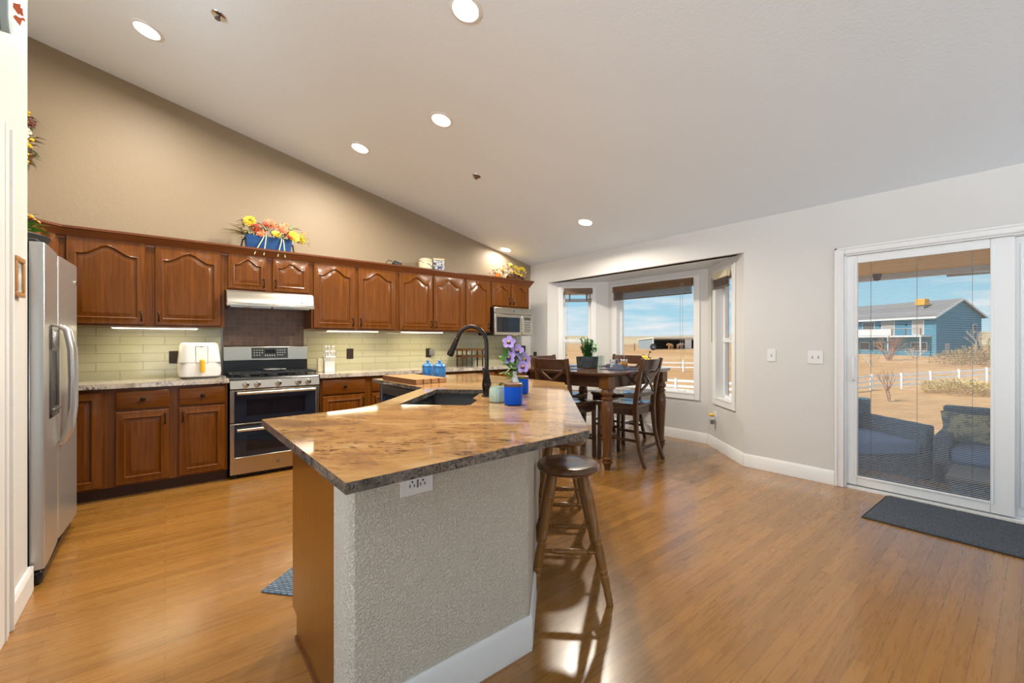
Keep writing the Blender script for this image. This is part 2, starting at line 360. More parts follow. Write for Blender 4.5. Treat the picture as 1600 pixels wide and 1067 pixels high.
m = mat('frame_print', (0.5, 0.56, 0.58), 0.4); t = NT(m); n = t.noise(t.coords(), 28, 3); t.color(t.ramp(n, [(0.35, (0.22, 0.30, 0.36)), (0.55, (0.62, 0.66, 0.66)), (0.7, (0.75, 0.74, 0.70))])); M['print'] = m
# fabrics
m = mat('grey_pile', (0.16, 0.18, 0.21), 0.95); t = NT(m); n = t.noise(t.coords((1, 3.5, 1)), 60, 5, 0.75); t.color(t.ramp(n, [(0.3, (0.035, 0.04, 0.052)), (0.7, (0.17, 0.20, 0.245))])); t.bump(n, 1.0, 0.012); M['mat_grey'] = m
m = mat('woven_mat', (0.1, 0.14, 0.2), 0.9); t = NT(m); v = t.coords((1, 1, 1)); b = t.new('TexBrick'); b.offset = 0.5
b.inputs['Scale'].default_value = 1; b.inputs['Brick Width'].default_value = 0.034; b.inputs['Row Height'].default_value = 0.015; b.inputs['Mortar Size'].default_value = 0.0035; b.inputs['Mortar Smooth'].default_value = 1
b.inputs['Color1'].default_value = (0.20, 0.27, 0.35, 1); b.inputs['Color2'].default_value = (0.11, 0.16, 0.22, 1); b.inputs['Mortar'].default_value = (0.012, 0.018, 0.03, 1)
t.l.new(v, b.inputs['Vector']); t.color(b.outputs['Color']); iv = t.ramp(b.outputs['Fac'], [(0, (1,1,1)), (1, (0,0,0))]); t.bump(iv, 0.8, 0.006); M['mat_weave'] = m
M['blind_wood'] = wood('brown_blind_wood', (0.13, 0.07, 0.035), (0.22, 0.125, 0.065), 0.4, 0.1, 'x')
M['blind_slat'] = wood('grey_brown_slats', (0.10, 0.075, 0.06), (0.20, 0.15, 0.12), 0.45, 0.0, 'x')
M['cord'] = mat('blind_cord', (0.45, 0.42, 0.38), 0.7)
M['slat'] = mat('white_mini_slat', (0.80, 0.82, 0.82), 0.4)
m = mat('dotted_pot', (0.06, 0.075, 0.08), 0.45); t = NT(m); vo = t.new('TexVoronoi'); vo.inputs['Scale'].default_value = 110; vo.inputs['Randomness'].default_value = 0.0
t.l.new(t.coords(), vo.inputs['Vector']); t.color(t.ramp(vo.outputs['Distance'], [(0.20, (0.22, 0.25, 0.25)), (0.27, (0.025, 0.034, 0.038))])); M['pot'] = m
m = mat('blue_white_pattern', (0.7, 0.7, 0.7), 0.3); t = NT(m); n = t.noise(t.coords(), 34, 3, 0.6, 1.5); t.color(t.ramp(n, [(0.44, (0.03, 0.05, 0.14)), (0.52, (0.72, 0.72, 0.70))])); M['delft'] = m
# outdoors
m = mat('dry_grass_ground', (0.5, 0.33, 0.15), 0.95); t = NT(m); v = t.coords((1, 1, 1), 'Object')
n1 = t.noise(v, 0.035, 5, 0.6); n2 = t.noise(v, 0.9, 5, 0.7)
c1 = t.ramp(n1, [(0.35, (0.45, 0.245, 0.095)), (0.65, (0.56, 0.36, 0.175))]); c2 = t.ramp(n2, [(0.3, (0.78, 0.72, 0.62)), (0.7, (1.1, 1.08, 1.0))])
t.color(t.mix(1.0, c1, c2, 'MULTIPLY')); M['ground'] = m
m = mat('far_plain_grass', (0.42, 0.33, 0.19), 0.95); t = NT(m); v = t.coords((0.004, 0.012, 0.01), 'Object'); n1 = t.noise(v, 1.5, 5, 0.6)
t.color(t.ramp(n1, [(0.35, (0.33, 0.26, 0.15)), (0.5, (0.46, 0.35, 0.19)), (0.65, (0.56, 0.42, 0.21))])); M['plain'] = m
M['fence'] = mat('white_vinyl_fence', (0.82, 0.80, 0.76), 0.5)
m = mat('blue_lap_siding', (0.10, 0.25, 0.34), 0.7); t = NT(m); w = t.new('TexWave'); w.bands_direction = 'Z'; w.wave_profile = 'SAW'; w.inputs['Scale'].default_value = 1.6
t.l.new(t.coords(), w.inputs['Vector']); t.color(t.ramp(w.outputs['Fac'], [(0.0, (0.045, 0.14, 0.20)), (0.2, (0.06, 0.19, 0.27)), (1.0, (0.066, 0.205, 0.285))])); M['siding'] = m
M['shingle'] = tile('grey_shingle', (0.17, 0.16, 0.155), (0.22, 0.21, 0.20), (0.12, 0.115, 0.11), 0.5, 0.28, 0.9, 0.5, 0.02, 0)
M['house_trim'] = mat('house_trim', (0.55, 0.56, 0.56), 0.6)
M['house_glass'] = mat('house_window_glass', (0.10, 0.10, 0.10), 0.1)
M['house_door'] = mat('curtained_window', (0.34, 0.30, 0.26), 0.6)
M['cooler'] = mat('orange_cooler', (0.60, 0.30, 0.03), 0.6)
M['deck_wood'] = mat('deck_wood', (0.16, 0.09, 0.055), 0.7)
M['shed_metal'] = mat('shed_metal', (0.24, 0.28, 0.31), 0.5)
M['shed_white'] = mat('shed_trim_white', (0.72, 0.70, 0.65), 0.6)
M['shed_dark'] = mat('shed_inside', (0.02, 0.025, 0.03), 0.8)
M['bark'] = mat('bare_branches', (0.30, 0.17, 0.11), 0.9)
M['bark_pale'] = mat('pale_bark', (0.45, 0.37, 0.27), 0.9)
M['brush'] = mat('dry_brush', (0.36, 0.27, 0.14), 0.9)
M['juniper'] = mat('juniper', (0.13, 0.19, 0.06), 0.8)
M['horse_tan'] = mat('tan_coat', (0.55, 0.30, 0.12), 0.7)
M['horse_brown'] = mat('brown_coat', (0.33, 0.20, 0.12), 0.7)
M['soffit'] = wood('pine_soffit', (0.66, 0.42, 0.16), (0.82, 0.57, 0.26), 0.5, 0.0, 'y', 0.4)
m = mat('dark_wicker', (0.05, 0.075, 0.10), 0.7); t = NT(m); n = t.noise(t.coords((1,1,1)), 90, 3); t.color(t.ramp(n, [(0.35, (0.07, 0.12, 0.165)), (0.65, (0.16, 0.27, 0.37))])); M['wicker'] = m
M['cushion_blue'] = mat('blue_cushion', (0.16, 0.32, 0.56), 0.85)
m = mat('patterned_pillow', (0.3, 0.32, 0.25), 0.9); t = NT(m); n = t.noise(t.coords(), 14, 4, 0.6, 1); t.color(t.ramp(n, [(0.4, (0.16, 0.22, 0.22)), (0.55, (0.42, 0.42, 0.30))])); M['pillow'] = m
M['concrete'] = mat('patio_slab', (0.20, 0.20, 0.19), 0.8)
M['steel_pipe'] = mat('dull_pipe', (0.25, 0.25, 0.25), 0.5, 0.4)

# ================================================================== SETTING
YS, XO, YN = -4.5, -6.0, 3.17                                                    # the room goes on behind the camera
b = MB().box(-1.35, 5.30, YS, 5.2, -0.12, 0.0).box(XO, -1.35, YS, YN, -0.12, 0.0)
struct(b.build('floor', M['floor']), 'honey oak strip floor')
b = MB(); b.prism_y([(4.66, ceil_z(4.66)), (-1.47, ceil_z(-1.47)), (-1.47, ceil_z(-1.47)+0.2), (4.66, ceil_z(4.66)+0.2)], YS, 5.22)
b.prism_y([(-1.47, ceil_z(-1.47)), (XO, ceil_z(XO)), (XO, ceil_z(XO)+0.2), (-1.47, ceil_z(-1.47)+0.2)], YS, YN + 0.15)
struct(b.build('ceiling', M['ceiling']), 'white sloped textured ceiling')
# the walls stop a finger below the slope so that nothing shows through
b = MB(); b.prism_y([(-1.35, -0.1), (4.66, -0.1), (4.66, ceil_z(4.66)+0.05), (-1.35, ceil_z(-1.35)+0.05)], YB, YB + 0.12)
struct(b.build('wall_back', M['beige_wall']), 'tan textured back wall of the kitchen')
# the white return at the right end of the back wall, past the tiles
b = MB().box(4.22, XW, YB - 0.006, YB, 0.0, 2.14); struct(b.build('wall_back_return', M['white_wall']))
b = MB(); b.box(-1.47, -1.35, YN, 5.22, -0.1, ceil_z(-1.47)+0.05); b.prism_y([(XO, -0.1), (-1.47, -0.1), (-1.47, ceil_z(-1.47)+0.05), (XO, ceil_z(XO)+0.05)], YN, YN + 0.12); struct(b.build('wall_left', M['white_wall']))
b = MB(); b.prism_y([(XO, -0.1), (4.66, -0.1), (4.66, ceil_z(4.66)+0.05), (XO, ceil_z(XO)+0.05)], YS - 0.12, YS)
b = MB(); b.box(XO, -0.5, YS - 0.12, YS, -0.1, 2.3); b.box(3.9, 4.66, YS - 0.12, YS, -0.1, 2.3); b.prism_y([(XO, 2.3), (4.66, 2.3), (4.66, ceil_z(4.66)+0.05), (XO, ceil_z(XO)+0.05)], YS - 0.12, YS); struct(b.build('wall_front', M['white_wall']))
def wall_pieces(name, A, Bp, pieces, th, m):
    A = Vector((*A, 0)); d = Vector((*Bp, 0)) - A; rz = math.atan2(d.y, d.x)
    b = MB()
    for s0, s1, z0, z1 in pieces: b.box(s0, s1, -th, 0, z0, z1)
    return struct(b.build(name, m, None, A, rz)), rz, d.length
BAY_R, BAY_C0, BAY_C1, BAY_L = (4.51, 1.87), (5.14, 2.55), (5.14, 4.06), (4.51, 4.71)
BAYZ = 2.14
# right wall: s runs from y = YS upward
y0 = YS
wall_pieces('wall_right', (XW, y0), (XW, YB), [(0, -0.78 - y0, 0, CEIL_LOW), (-0.78 - y0, 1.07 - y0, 2.0, CEIL_LOW), (1.07 - y0, 1.87 - y0, 0, CEIL_LOW),
             (1.87 - y0, 4.71 - y0, BAYZ, CEIL_LOW), (4.71 - y0, YB - y0, 0, CEIL_LOW)], 0.13, M['white_wall'])
WZ0, WZ1 = 0.585, 2.005
wall_pieces('wall_bay_right', BAY_R, BAY_C0, [(0, 0.245, 0, BAYZ), (0.245, 0.68, 0, WZ0), (0.245, 0.68, WZ1, BAYZ), (0.68, 0.927, 0, BAYZ)], 0.14, M['white_wall'])
wall_pieces('wall_bay_center', BAY_C0, BAY_C1, [(0, 0.165, 0, BAYZ), (0.165, 1.365, 0, WZ0), (0.165, 1.365, WZ1, BAYZ), (1.365, 1.51, 0, BAYZ)], 0.14, M['white_wall'])
wall_pieces('wall_bay_left', BAY_C1, BAY_L, [(0, 0.245, 0, BAYZ), (0.245, 0.68, 0, WZ0), (0.245, 0.68, WZ1, BAYZ), (0.68, 0.905, 0, BAYZ)], 0.14, M['white_wall'])
b = MB().prism([(4.56, 1.92), (5.24, 2.50), (5.24, 4.11), (4.56, 4.68)], BAYZ, BAYZ + 0.12); struct(b.build('ceiling_bay', M['ceiling']))
# partition beside the fridge, with the cased opening nearest the camera
b = MB(); b.box(-0.66, -0.527, 2.60, 3.15, 0, 2.98); b.box(-0.66, -0.527, 1.78, 1.9, 0, 2.98); b.box(-0.66, -0.527, 1.9, 2.60, 2.06, 2.98)
struct(b.build('wall_partition', M['white_wall']), 'white wall end beside the fridge')
def casing_profile(b, x, y0, y1, z0, z1):
    b.box(x, x + 0.012, y0, y1, z0, z1); b.box(x, x + 0.02, y0, y0 + 0.018, z0, z1); b.box(x, x + 0.017, y0 + 0.026, y0 + 0.052, z0, z1); b.box(x, x + 0.024, y1 - 0.018, y1, z0, z1)
b = MB(); casing_profile(b, -0.527, 2.69, 2.79, 0, 2.15); b.box(-0.527, -0.512, 2.60, 2.69, 0, 2.15)
struct(b.build('trim_1', M['trim'], bevel=0.003), 'white door casing at the left edge')
def baseboard(name, A, Bp, s0=0, s1=None, h=0.125, m=None):
    A = Vector((*A, 0)); d = Vector((*Bp, 0)) - A; rz = math.atan2(d.y, d.x); L = d.length if s1 is None else s1
    b = MB(); b.prism_x([(0, 0), (0.015, 0), (0.015, h - 0.022), (0.009, h - 0.010), (0.006, h), (0, h)], s0, L)
    return struct(b.build(name, m or M['trim'], None, A, rz, bevel=0.0015))
baseboard('baseboard_right', (XW, 1.122), BAY_R)
baseboard('baseboard_bay_right', BAY_R, BAY_C0, -0.006, 0.921)
baseboard('baseboard_bay_center', BAY_C0, BAY_C1, 0.006, 1.504)
baseboard('baseboard_bay_left', BAY_C1, BAY_L)
baseboard('baseboard_back', (XW, 4.72), (XW, YB - 0.0))
b = MB(); b.box(-0.527, -0.508, 2.80, 3.15, 0, 0.105); b.prism_y([(-0.527, 0.105), (-0.508, 0.105), (-0.516, 0.125), (-0.527, 0.128)], 2.80, 3.15); b.box(-0.66, -0.508, 3.15, 3.166, 0, 0.125)
struct(b.build('baseboard_partition', M['trim'], bevel=0.003))

# ------------------------------------------------------------------ windows of the bay
def bay_window(name, A, Bp, s0, s1, hung, label):
    A = Vector((*A, 0)); d = Vector((*Bp, 0)) - A; rz = math.atan2(d.y, d.x)
    root = thing(name, None, None, A, rz); root['kind'] = 'structure'; root['label'] = label
    z0, z1 = WZ0, WZ1; c = 0.068
    b = MB()                                                  # casing on the wall face
    b.box(s0 - c, s0, 0, 0.017, z0 - c, z1 + c); b.box(s1, s1 + c, 0, 0.017, z0 - c, z1 + c); b.box(s0, s1, 0, 0.017, z1, z1 + c); b.box(s0, s1, 0, 0.017, z0 - c, z0)
    b.build('casing', M['trim'], root, bevel=0.004)
    b = MB(); j = 0.012                                        # jamb lining
    b.box(s0, s0 + j, -0.14, 0.012, z0, z1); b.box(s1 - j, s1, -0.14, 0.012, z0, z1); b.box(s0, s1, -0.14, 0.012, z1 - j, z1); b.box(s0, s1, -0.14, 0.022, z0, z0 + j + 0.004)
    b.build('jamb', M['trim'], root)
    a0, a1, b0, b1 = s0 + j, s1 - j, z0 + j, z1 - j; f = 0.035
    b = MB()
    b.box(a0, a0 + f, -0.12, -0.075, b0, b1); b.box(a1 - f, a1, -0.12, -0.075, b0, b1); b.box(a0, a1, -0.12, -0.075, b1 - f, b1); b.box(a0, a1, -0.12, -0.075, b0, b0 + f)
    if hung: b.box(a0, a1, -0.12, -0.068, 1.235, 1.285); b.box((a0+a1)/2-0.02, (a0+a1)/2+0.02, -0.075, -0.058, 1.275, 1.295)
    else: b.box(a0+0.16, a0+0.25, -0.075, -0.05, b0+0.004, b0+0.022)
    b.build('sash', M['vinyl'], root, bevel=0.004)
    MB().box(a0 + f, a1 - f, -0.1, -0.097, b0 + f, b1 - f).build('glass', M['pane'], root)
    return root
bay_window('window_1', BAY_C1, BAY_L, 0.245, 0.68, True, 'narrow bay window at the far end beside the kitchen')
bay_window('window_2', BAY_C0, BAY_C1, 0.165, 1.365, False, 'wide centre bay window looking onto the field')
bay_window('window_3', BAY_R, BAY_C0, 0.245, 0.68, True, 'narrow bay window nearest the sliding door')
def rolled_blind(A, Bp, s0, s1, z1, drop, label, wand_s=None, wand_L=0, cord_s=(), slat_mat='blind_slat', val_mat='blind_wood', tapes=0.0):
    A = Vector((*A, 0)); d = Vector((*Bp, 0)) - A; rz = math.atan2(d.y, d.x)
    root = thing('window_blind', label, 'blind', A, rz, 'raised blinds in the bay')
    b = MB(); b.box(s0, s1, 0.04, 0.052, z1 - 0.085, z1); b.box(s0, s0 + 0.01, 0.019, 0.052, z1 - 0.085, z1); b.box(s1 - 0.01, s1, 0.019, 0.052, z1 - 0.085, z1)
    b.build('valance', M[val_mat], root, bevel=0.004)
    b = MB(); b.box(s0 + 0.014, s1 - 0.014, 0.019, 0.038, z1 - 0.04, z1 - 0.004); b.build('headrail', M['blind_wood'], root)
    b = MB(); n = max(3, int((drop - 0.03) / 0.0095))
    for k in range(n): b.box(s0 + 0.014, s1 - 0.014, 0.006 + 0.014, 0.050, z1 - 0.088 - tapes - k*0.0095 - 0.0045, z1 - 0.088 - tapes - k*0.0095)
    zb = z1 - 0.088 - tapes - n*0.0095; b.box(s0 + 0.014, s1 - 0.014, 0.02, 0.05, zb - 0.016, zb)
    b.build('slat_stack', M[slat_mat], root)
    if tapes:
        for q in (0.2, 0.8): x = s0 + (s1 - s0)*q; MB().box(x - 0.012, x + 0.012, 0.032, 0.036, zb, z1 - 0.04).build('ladder_tape', M['blind_slat'], root)
    for x, L in cord_s: MB().tube([(x, 0.055, z1 - 0.05), (x + 0.004, 0.05, z1 - 0.1 - L*0.5), (x - 0.004, 0.05, z1 - 0.1 - L)], 0.0022, 6).build('pull_cord', M['cord'], root)
    if wand_s is not None: MB().tube([(wand_s, 0.056, z1 - 0.06), (wand_s + 0.02, 0.05, z1 - wand_L)], 0.0035, 6).build('tilt_wand', M['blind_slat'], root)
    return root
rolled_blind(BAY_C0, BAY_C1, 0.175, 1.395, 2.045, 0.13, 'wide brown wooden blind pulled up over the centre bay window', cord_s=((0.30, 0.9), (0.33, 1.05)))
rolled_blind(BAY_C1, BAY_L, 0.235, 0.655, 2.045, 0.045, 'narrow brown blind pulled up over the far bay window', wand_s=None, cord_s=((0.60, 0.85),), tapes=0.07)
rolled_blind(BAY_R, BAY_C0, 0.27, 0.675, 2.035, 0.12, 'narrow cream fronted blind over the bay window nearest the sliding door', wand_s=0.665, wand_L=0.8, val_mat='cream', slat_mat='blind_slat')

# ------------------------------------------------------------------ sliding door
root = thing('door_1', None, None, (XW, 0, 0), R(90)); root['kind'] = 'structure'; root['label'] = 'white sliding patio door with mini blinds in the glass'
# local x = world y, local y = -(world x - XW)
b = MB(); y1, y0, zt = 1.055, -0.765, 1.985
for a, c in ((y1, y1 + 0.066), (y0 - 0.066, y0)): b.box(a, c, 0, 0.012, 0, zt + 0.062)
b.box(y0, y1, 0, 0.012, zt, zt + 0.062)
b.box(y1 + 0.044, y1 + 0.066, 0, 0.02, 0, zt + 0.062); b.box(y0 - 0.066, y1 + 0.066, 0, 0.02, zt + 0.042, zt + 0.062); b.box(y1, y1 + 0.012, 0, 0.017, 0, zt + 0.012); b.box(y0, y1, 0, 0.017, zt, zt + 0.012)
b.build('casing', M['trim'], root, bevel=0.004)
b = MB(); b.box(y1 - 0.012, y1 + 0.01, -0.14, 0.004, 0, zt); b.box(y0 - 0.01, y0 + 0.012, -0.14, 0.004, 0, zt); b.box(y0, y1, -0.14, 0.004, zt - 0.012, zt + 0.01); b.box(y0, y1, -0.14, -0.012, -0.01, 0.022); b.box(y0, y1, -0.075, -0.068, 0.02, 0.036)
b.build('frame', M['vinyl'], root, bevel=0.002)
def door_panel(name, a0, a1, g0, g1, ya, yb, z0, z1, gz0, gz1, handle):
    p = MB()
    p.box(a0, g0, ya, yb, z0, z1); p.box(g1, a1, ya, yb, z0, z1); p.box(g0, g1, ya, yb, gz1, z1); p.box(g0, g1, ya, yb, z0, gz0)
    q = 0.018
    o = p.build(name, M['vinyl'], root, bevel=0.004)
    p = MB(); yo = yb + 0.006
    p.box(g0 - q, g0, yb, yo, gz0 - q, gz1 + q); p.box(g1, g1 + q, yb, yo, gz0 - q, gz1 + q); p.box(g0, g1, yb, yo, gz1, gz1 + q); p.box(g0, g1, yb - 0.03, yo, gz0 - q, gz0)
    p.build('glazing_bead', M['vinyl'], o, bevel=0.003)
    mid = (ya + yb)/2
    MB().box(g0, g1, mid + 0.009, mid + 0.011, gz0, gz1).build('glass', M['pane'], o)
    p = MB(); z = gz0 + 0.008
    while z < gz1 - 0.01: p.box(g0 + 0.003, g1 - 0.003, mid - 0.0042, mid + 0.0042, z, z + 0.0010); z += 0.0130
    p.build('mini_blind', M['slat'], o)
    p = MB()
    for s in (0.116, 0.49, 0.883): x = g1 - (g1 - g0)*s; p.box(x - 0.0008, x + 0.0008, mid - 0.006, mid - 0.005, gz0, gz1); p.box(x - 0.0008, x + 0.0008, mid + 0.005, mid + 0.006, gz0, gz1)
    p.build('blind_ladder', M['grey_plastic'], o)
    if handle:
        x = a1 - 0.048; p = MB(); p.box(x - 0.014, x + 0.014, yb, yb + 0.008, 0.90, 1.125)
        p.tube([(x, yb + 0.004, 0.915), (x - 0.004, yb + 0.035, 0.93), (x - 0.006, yb + 0.047, 1.012), (x - 0.004, yb + 0.035, 1.095), (x, yb + 0.004, 1.11)], 0.009, 8)
        p.build('handle', M['white_plastic'], o, bevel=0.003)
door_panel('sliding_panel', 0.109, 1.045, 0.223, 0.973, -0.066, -0.026, 0.034, 1.972, 0.116, 1.905, True)
door_panel('fixed_panel', -0.755, 0.155, -0.67, 0.07, -0.122, -0.082, 0.024, 1.972, 0.116, 1.905, False)

# ------------------------------------------------------------------ wall plates
def plate(name, label, loc, rz, w, h, m, kind, tilt=0):
    root = thing(name, label, 'outlet' if kind != 'switch' and kind != 'switch2' else 'light switch', loc, rz)
    MB().box(-w/2, w/2, -0.006, 0, -h/2, h/2).build('cover_plate', M[m], root, bevel=0.002)
    def recept(cx, cz, horizontal):
        p = MB().box(cx - (0.028 if horizontal else 0.0165), cx + (0.028 if horizontal else 0.0165), -0.0085, -0.006, cz - 0.0165, cz + 0.0165)
        p.build('receptacle', M[m], root, bevel=0.002)
    if kind == 'duplex':
        for cz in (0.024, -0.024):
            o = MB().lathe_to((0, -0.0085, cz), (0, -0.006, cz), [(0.0165, 0), (0.0165, 1)]).build('receptacle', M[m], root)
            MB().box(-0.009, -0.006, -0.0095, -0.0083, cz - 0.002, cz + 0.008).box(0.006, 0.009, -0.0095, -0.0083, cz - 0.002, cz + 0.007).build('slots', M['black_matte'], o)
    if kind == 'wide':
        o = MB().box(-0.034, 0.034, -0.0085, -0.006, -0.017, 0.017).build('receptacle', M[m], root, bevel=0.002)
        p = MB()
        for cx in (-0.019, 0.019):
            p.box(cx - 0.010, cx - 0.007, -0.0095, -0.0083, -0.009, 0.001); p.box(cx + 0.005, cx + 0.008, -0.0095, -0.0083, -0.009, 0.0)
            p.lathe_to((cx, -0.0095, 0.008), (cx, -0.0083, 0.008), [(0.0033, 0), (0.0033, 1)])
        p.build('slots', M['black_matte'], o)
        MB().box(-0.003, 0.003, -0.0095, -0.0083, -0.013, 0.013).build('reset_button', M['grey_plastic'], o)
    if kind in ('switch', 'switch2'):
        for cx in ((0,) if kind == 'switch' else (-0.023, 0.023)):
            o = MB().box(cx - 0.005, cx + 0.005, -0.007, -0.0055, -0.012, 0.012).build('switch_slot', M['grey_plastic'], root)
            MB().box(cx - 0.0035, cx + 0.0035, -0.018, -0.005, 0.0, 0.008).build('toggle', M[m], o)
    return root
plate('wall_outlet', 'dark bronze outlet half behind the white air fryer', (0.066, 5.088, 1.10), 0, 0.072, 0.115, 'dark_plate', 'duplex')
plate('wall_outlet', 'dark bronze outlet on the tiles right of the knife block', (1.683, 5.088, 1.105), 0, 0.078, 0.12, 'dark_plate', 'duplex')
o = plate('wall_outlet', 'dark bronze outlet with a plugged in adapter above the blue canisters', (2.70, 5.088, 1.10), 0, 0.072, 0.115, 'dark_plate', 'duplex')
MB().box(0.0, 0.07, -0.05, -0.008, -0.035, 0.045).build('adapter', M['grey_plastic'], o, bevel=0.012)
plate('light_switch', 'single white light switch right of the bay', (XW, 1.619, 1.114), R(-90), 0.072, 0.115, 'trim', 'switch')
plate('light_switch', 'double white light switch beside the sliding door', (XW, 1.264, 1.106), R(-90), 0.117, 0.115, 'trim', 'switch2')
plate('wall_outlet', 'white outlet under the overhang of the island counter', (0.647, 1.30, 0.775), 0, 0.117, 0.072, 'white_plastic', 'wide')
plate('wall_outlet', 'black outlet on the white wall past the microwave', (XW, 4.985, 1.03), R(-90), 0.072, 0.115, 'black_matte', 'duplex')
bd = Vector((5.14 - 4.51, 2.55 - 1.87, 0)).normalized(); pn = Vector(BAY_R).to_3d() + bd*0.70
brz = math.atan2(bd.y, bd.x) + PI
plate('wall_outlet', 'white outlet low on the bay wall under its right window', (pn.x, pn.y, 0.375), brz, 0.072, 0.115, 'trim', 'duplex')
root = thing('air_freshener', 'plug in air freshener with yellow top low on the bay wall', 'air freshener', (pn.x, pn.y, 0.33), brz)
MB().box(-0.022, 0.022, -0.05, -0.0095, 0.005, 0.05).build('body', M['white_plastic'], root, bevel=0.008)
MB().lathe([(0.004, 0.0), (0.026, 0.004), (0.03, 0.016), (0.012, 0.032), (0.002, 0.034)], (0, -0.045, 0.05), 14).build('warmer_cap', M['f_yellow'], root)
MB().box(-0.02, 0.02, -0.058, -0.022, -0.045, 0.006).build('refill', M['grey_plastic'], root, bevel=0.006)

# ------------------------------------------------------------------ recessed lamps and sprinklers in the ceiling
sl = math.atan(CEIL_SLOPE)
def on_ceiling(root): root.rotation_euler = (0, sl, 0)
def ceiling_lamp(x, y, label, watts=None):
    root = thing('recessed_light', label, 'ceiling light', (x, y, ceil_z(x)), 0, 'recessed ceiling lights'); on_ceiling(root)
    MB().loft([[(r*math.cos(2*PI*i/28), r*math.sin(2*PI*i/28), z) for i in range(28)] for r, z in ((0.098, 0.0), (0.098, -0.004), (0.078, -0.009), (0.074, -0.003), (0.072, 0.0))], caps=False).build('trim_ring', M['trim'], root)
    MB().lathe([(0.073, -0.0005), (0.073, -0.004), (0.05, -0.006), (0.001, -0.007)], n=28).build('lens', M['lens'], root)
    ld = bpy.data.lights.new('lamp', 'AREA'); ld.shape = 'DISK'; ld.size = 0.14; ld.energy = watts or LAMP_W; ld.color = LAMP_COL; ld.spread = R(170)
    lo = bpy.data.objects.new('lamp', ld); C.objects.link(lo); lo.parent = root; lo.location = (0, 0, -0.012)
    return root
ceiling_lamp(-0.10, 4.10, 'recessed ceiling light nearest the tan wall at upper left')
ceiling_lamp(1.36, 2.105, 'recessed ceiling light above the island, cut by the top of the photo')
ceiling_lamp(1.778, 3.122, 'recessed ceiling light over the middle of the kitchen, right of a similar one')
ceiling_lamp(1.49, 4.206, 'recessed ceiling light over the wall cabinets, second from the tan wall corner')
ceiling_lamp(3.765, 3.302, 'recessed ceiling light above the dining table', LAMP_W*1.5)
ceiling_lamp(3.88, 4.93, 'recessed ceiling light in the corner above the flowers on the cabinets', LAMP_W*0.2)
def sprinkler(x, y, label):
    root = thing('fire_sprinkler', label, 'sprinkler', (x, y, ceil_z(x)), 0, 'ceiling sprinklers'); on_ceiling(root)
    MB().lathe([(0.045, 0), (0.043, -0.004), (0.03, -0.007), (0.012, -0.007)], n=20).build('escutcheon', M['chrome'], root)
    b = MB().lathe([(0.012, -0.006), (0.010, -0.016), (0.004, -0.018)], n=10)
    for s in (-1, 1): b.tube([(s*0.006, 0, -0.015), (s*0.016, 0, -0.021), (s*0.004, 0, -0.028)], 0.0025, 6)
    b.build('sprinkler_head', M['steel_dark'], root)
    MB().lathe([(0.002, -0.027), (0.018, -0.027), (0.018, -0.029), (0.002, -0.029)], n=14).build('deflector', M['steel_dark'], root)
sprinkler(0.28, 3.462, 'small metal fire sprinkler in the ceiling at upper left')
sprinkler(2.456, 3.601, 'small metal fire sprinkler in the ceiling over the sink side')

# ================================================================== CABINETS
def door_slab(b, x0, x1, z0, z1, t=0.02, stile=0.058, arch=0.0, groove=0.011):
    """raised panel door, local: face towards -y, back at y=0"""
    N = 24
    def loop(ix, izb, izt, y, a):
        xa, xb, za = x0 + ix, x1 - ix, z0 + izb
        pts = [(xa + (xb - xa)*i/4, y, za) for i in range(4)]
        ztop = z1 - izt
        def top(s):
            if a <= 0: return ztop
            q = min(1.0, abs(s)/0.86); return ztop - a*(0.5 - 0.5*math.cos(PI*q))**0.9
        pts += [(xb, y, za + (top(1) - za)*i/4) for i in range(4)]
        pts += [(xb + (xa - xb)*i/N, y, top(1 - 2*i/N)) for i in range(N)]
        pts += [(xa, y, top(-1) + (za - top(-1))*i/4) for i in range(4)]
        return pts
    s = stile
    L = [loop(0, 0, 0, 0, 0), loop(0, 0, 0, -t + 0.006, 0), loop(0.005, 0.005, 0.005, -t, 0), loop(s - 0.012, s - 0.012, s - 0.012, -t, arch), loop(s - 0.008, s - 0.008, s - 0.008, -t - 0.003, arch), loop(s - 0.001, s - 0.001, s - 0.001, -t + 0.001, arch), loop(s + 0.002, s + 0.002, s + 0.002, -t + groove, arch),
         loop(s + 0.008, s + 0.008, s + 0.008, -t + groove, arch), loop(s + 0.032, s + 0.032, s + 0.032, -t + 0.001, arch), loop(s + 0.036, s + 0.036, s + 0.036, -t + 0.001, arch)]
    return b.loft(L, 0)
def drawer_slab(b, x0, x1, z0, z1, t=0.02):
    def lp(i, y): return [(x0+i, y, z0+i), (x1-i, y, z0+i), (x1-i, y, z1-i), (x0+i, y, z1-i)]
    return b.loft([lp(0, 0), lp(0, -t + 0.008), lp(0.008, -t + 0.002), lp(0.012, -t)], 0)
def bail(parent, x, z0, z1, y):
    b = MB(); zm = (z0 + z1)/2
    for z in (z0, z1): b.lathe_to((x, y, z), (x, y - 0.022, z), [(0.008, 0), (0.005, 0.2), (0.0045, 0.8), (0.007, 1)], 10)
    b.tube([(x, y - 0.02, z1 + 0.004), (x, y - 0.024, z1 - 0.006), (x, y - 0.03, zm), (x, y - 0.024, z0 + 0.006), (x, y - 0.02, z0 - 0.004)], [0.004, 0.0055, 0.0045, 0.0055, 0.004], 8)
    return b.build('handle', M['bronze'], parent)
def knob(parent, x, z, y):
    return MB().lathe_to((x, y, z), (x, y - 0.028, z), [(0.009, 0), (0.007, 0.25), (0.0065, 0.45), (0.017, 0.62), (0.017, 0.85), (0.008, 1.0)], 16).build('knob', M['bronze'], parent)
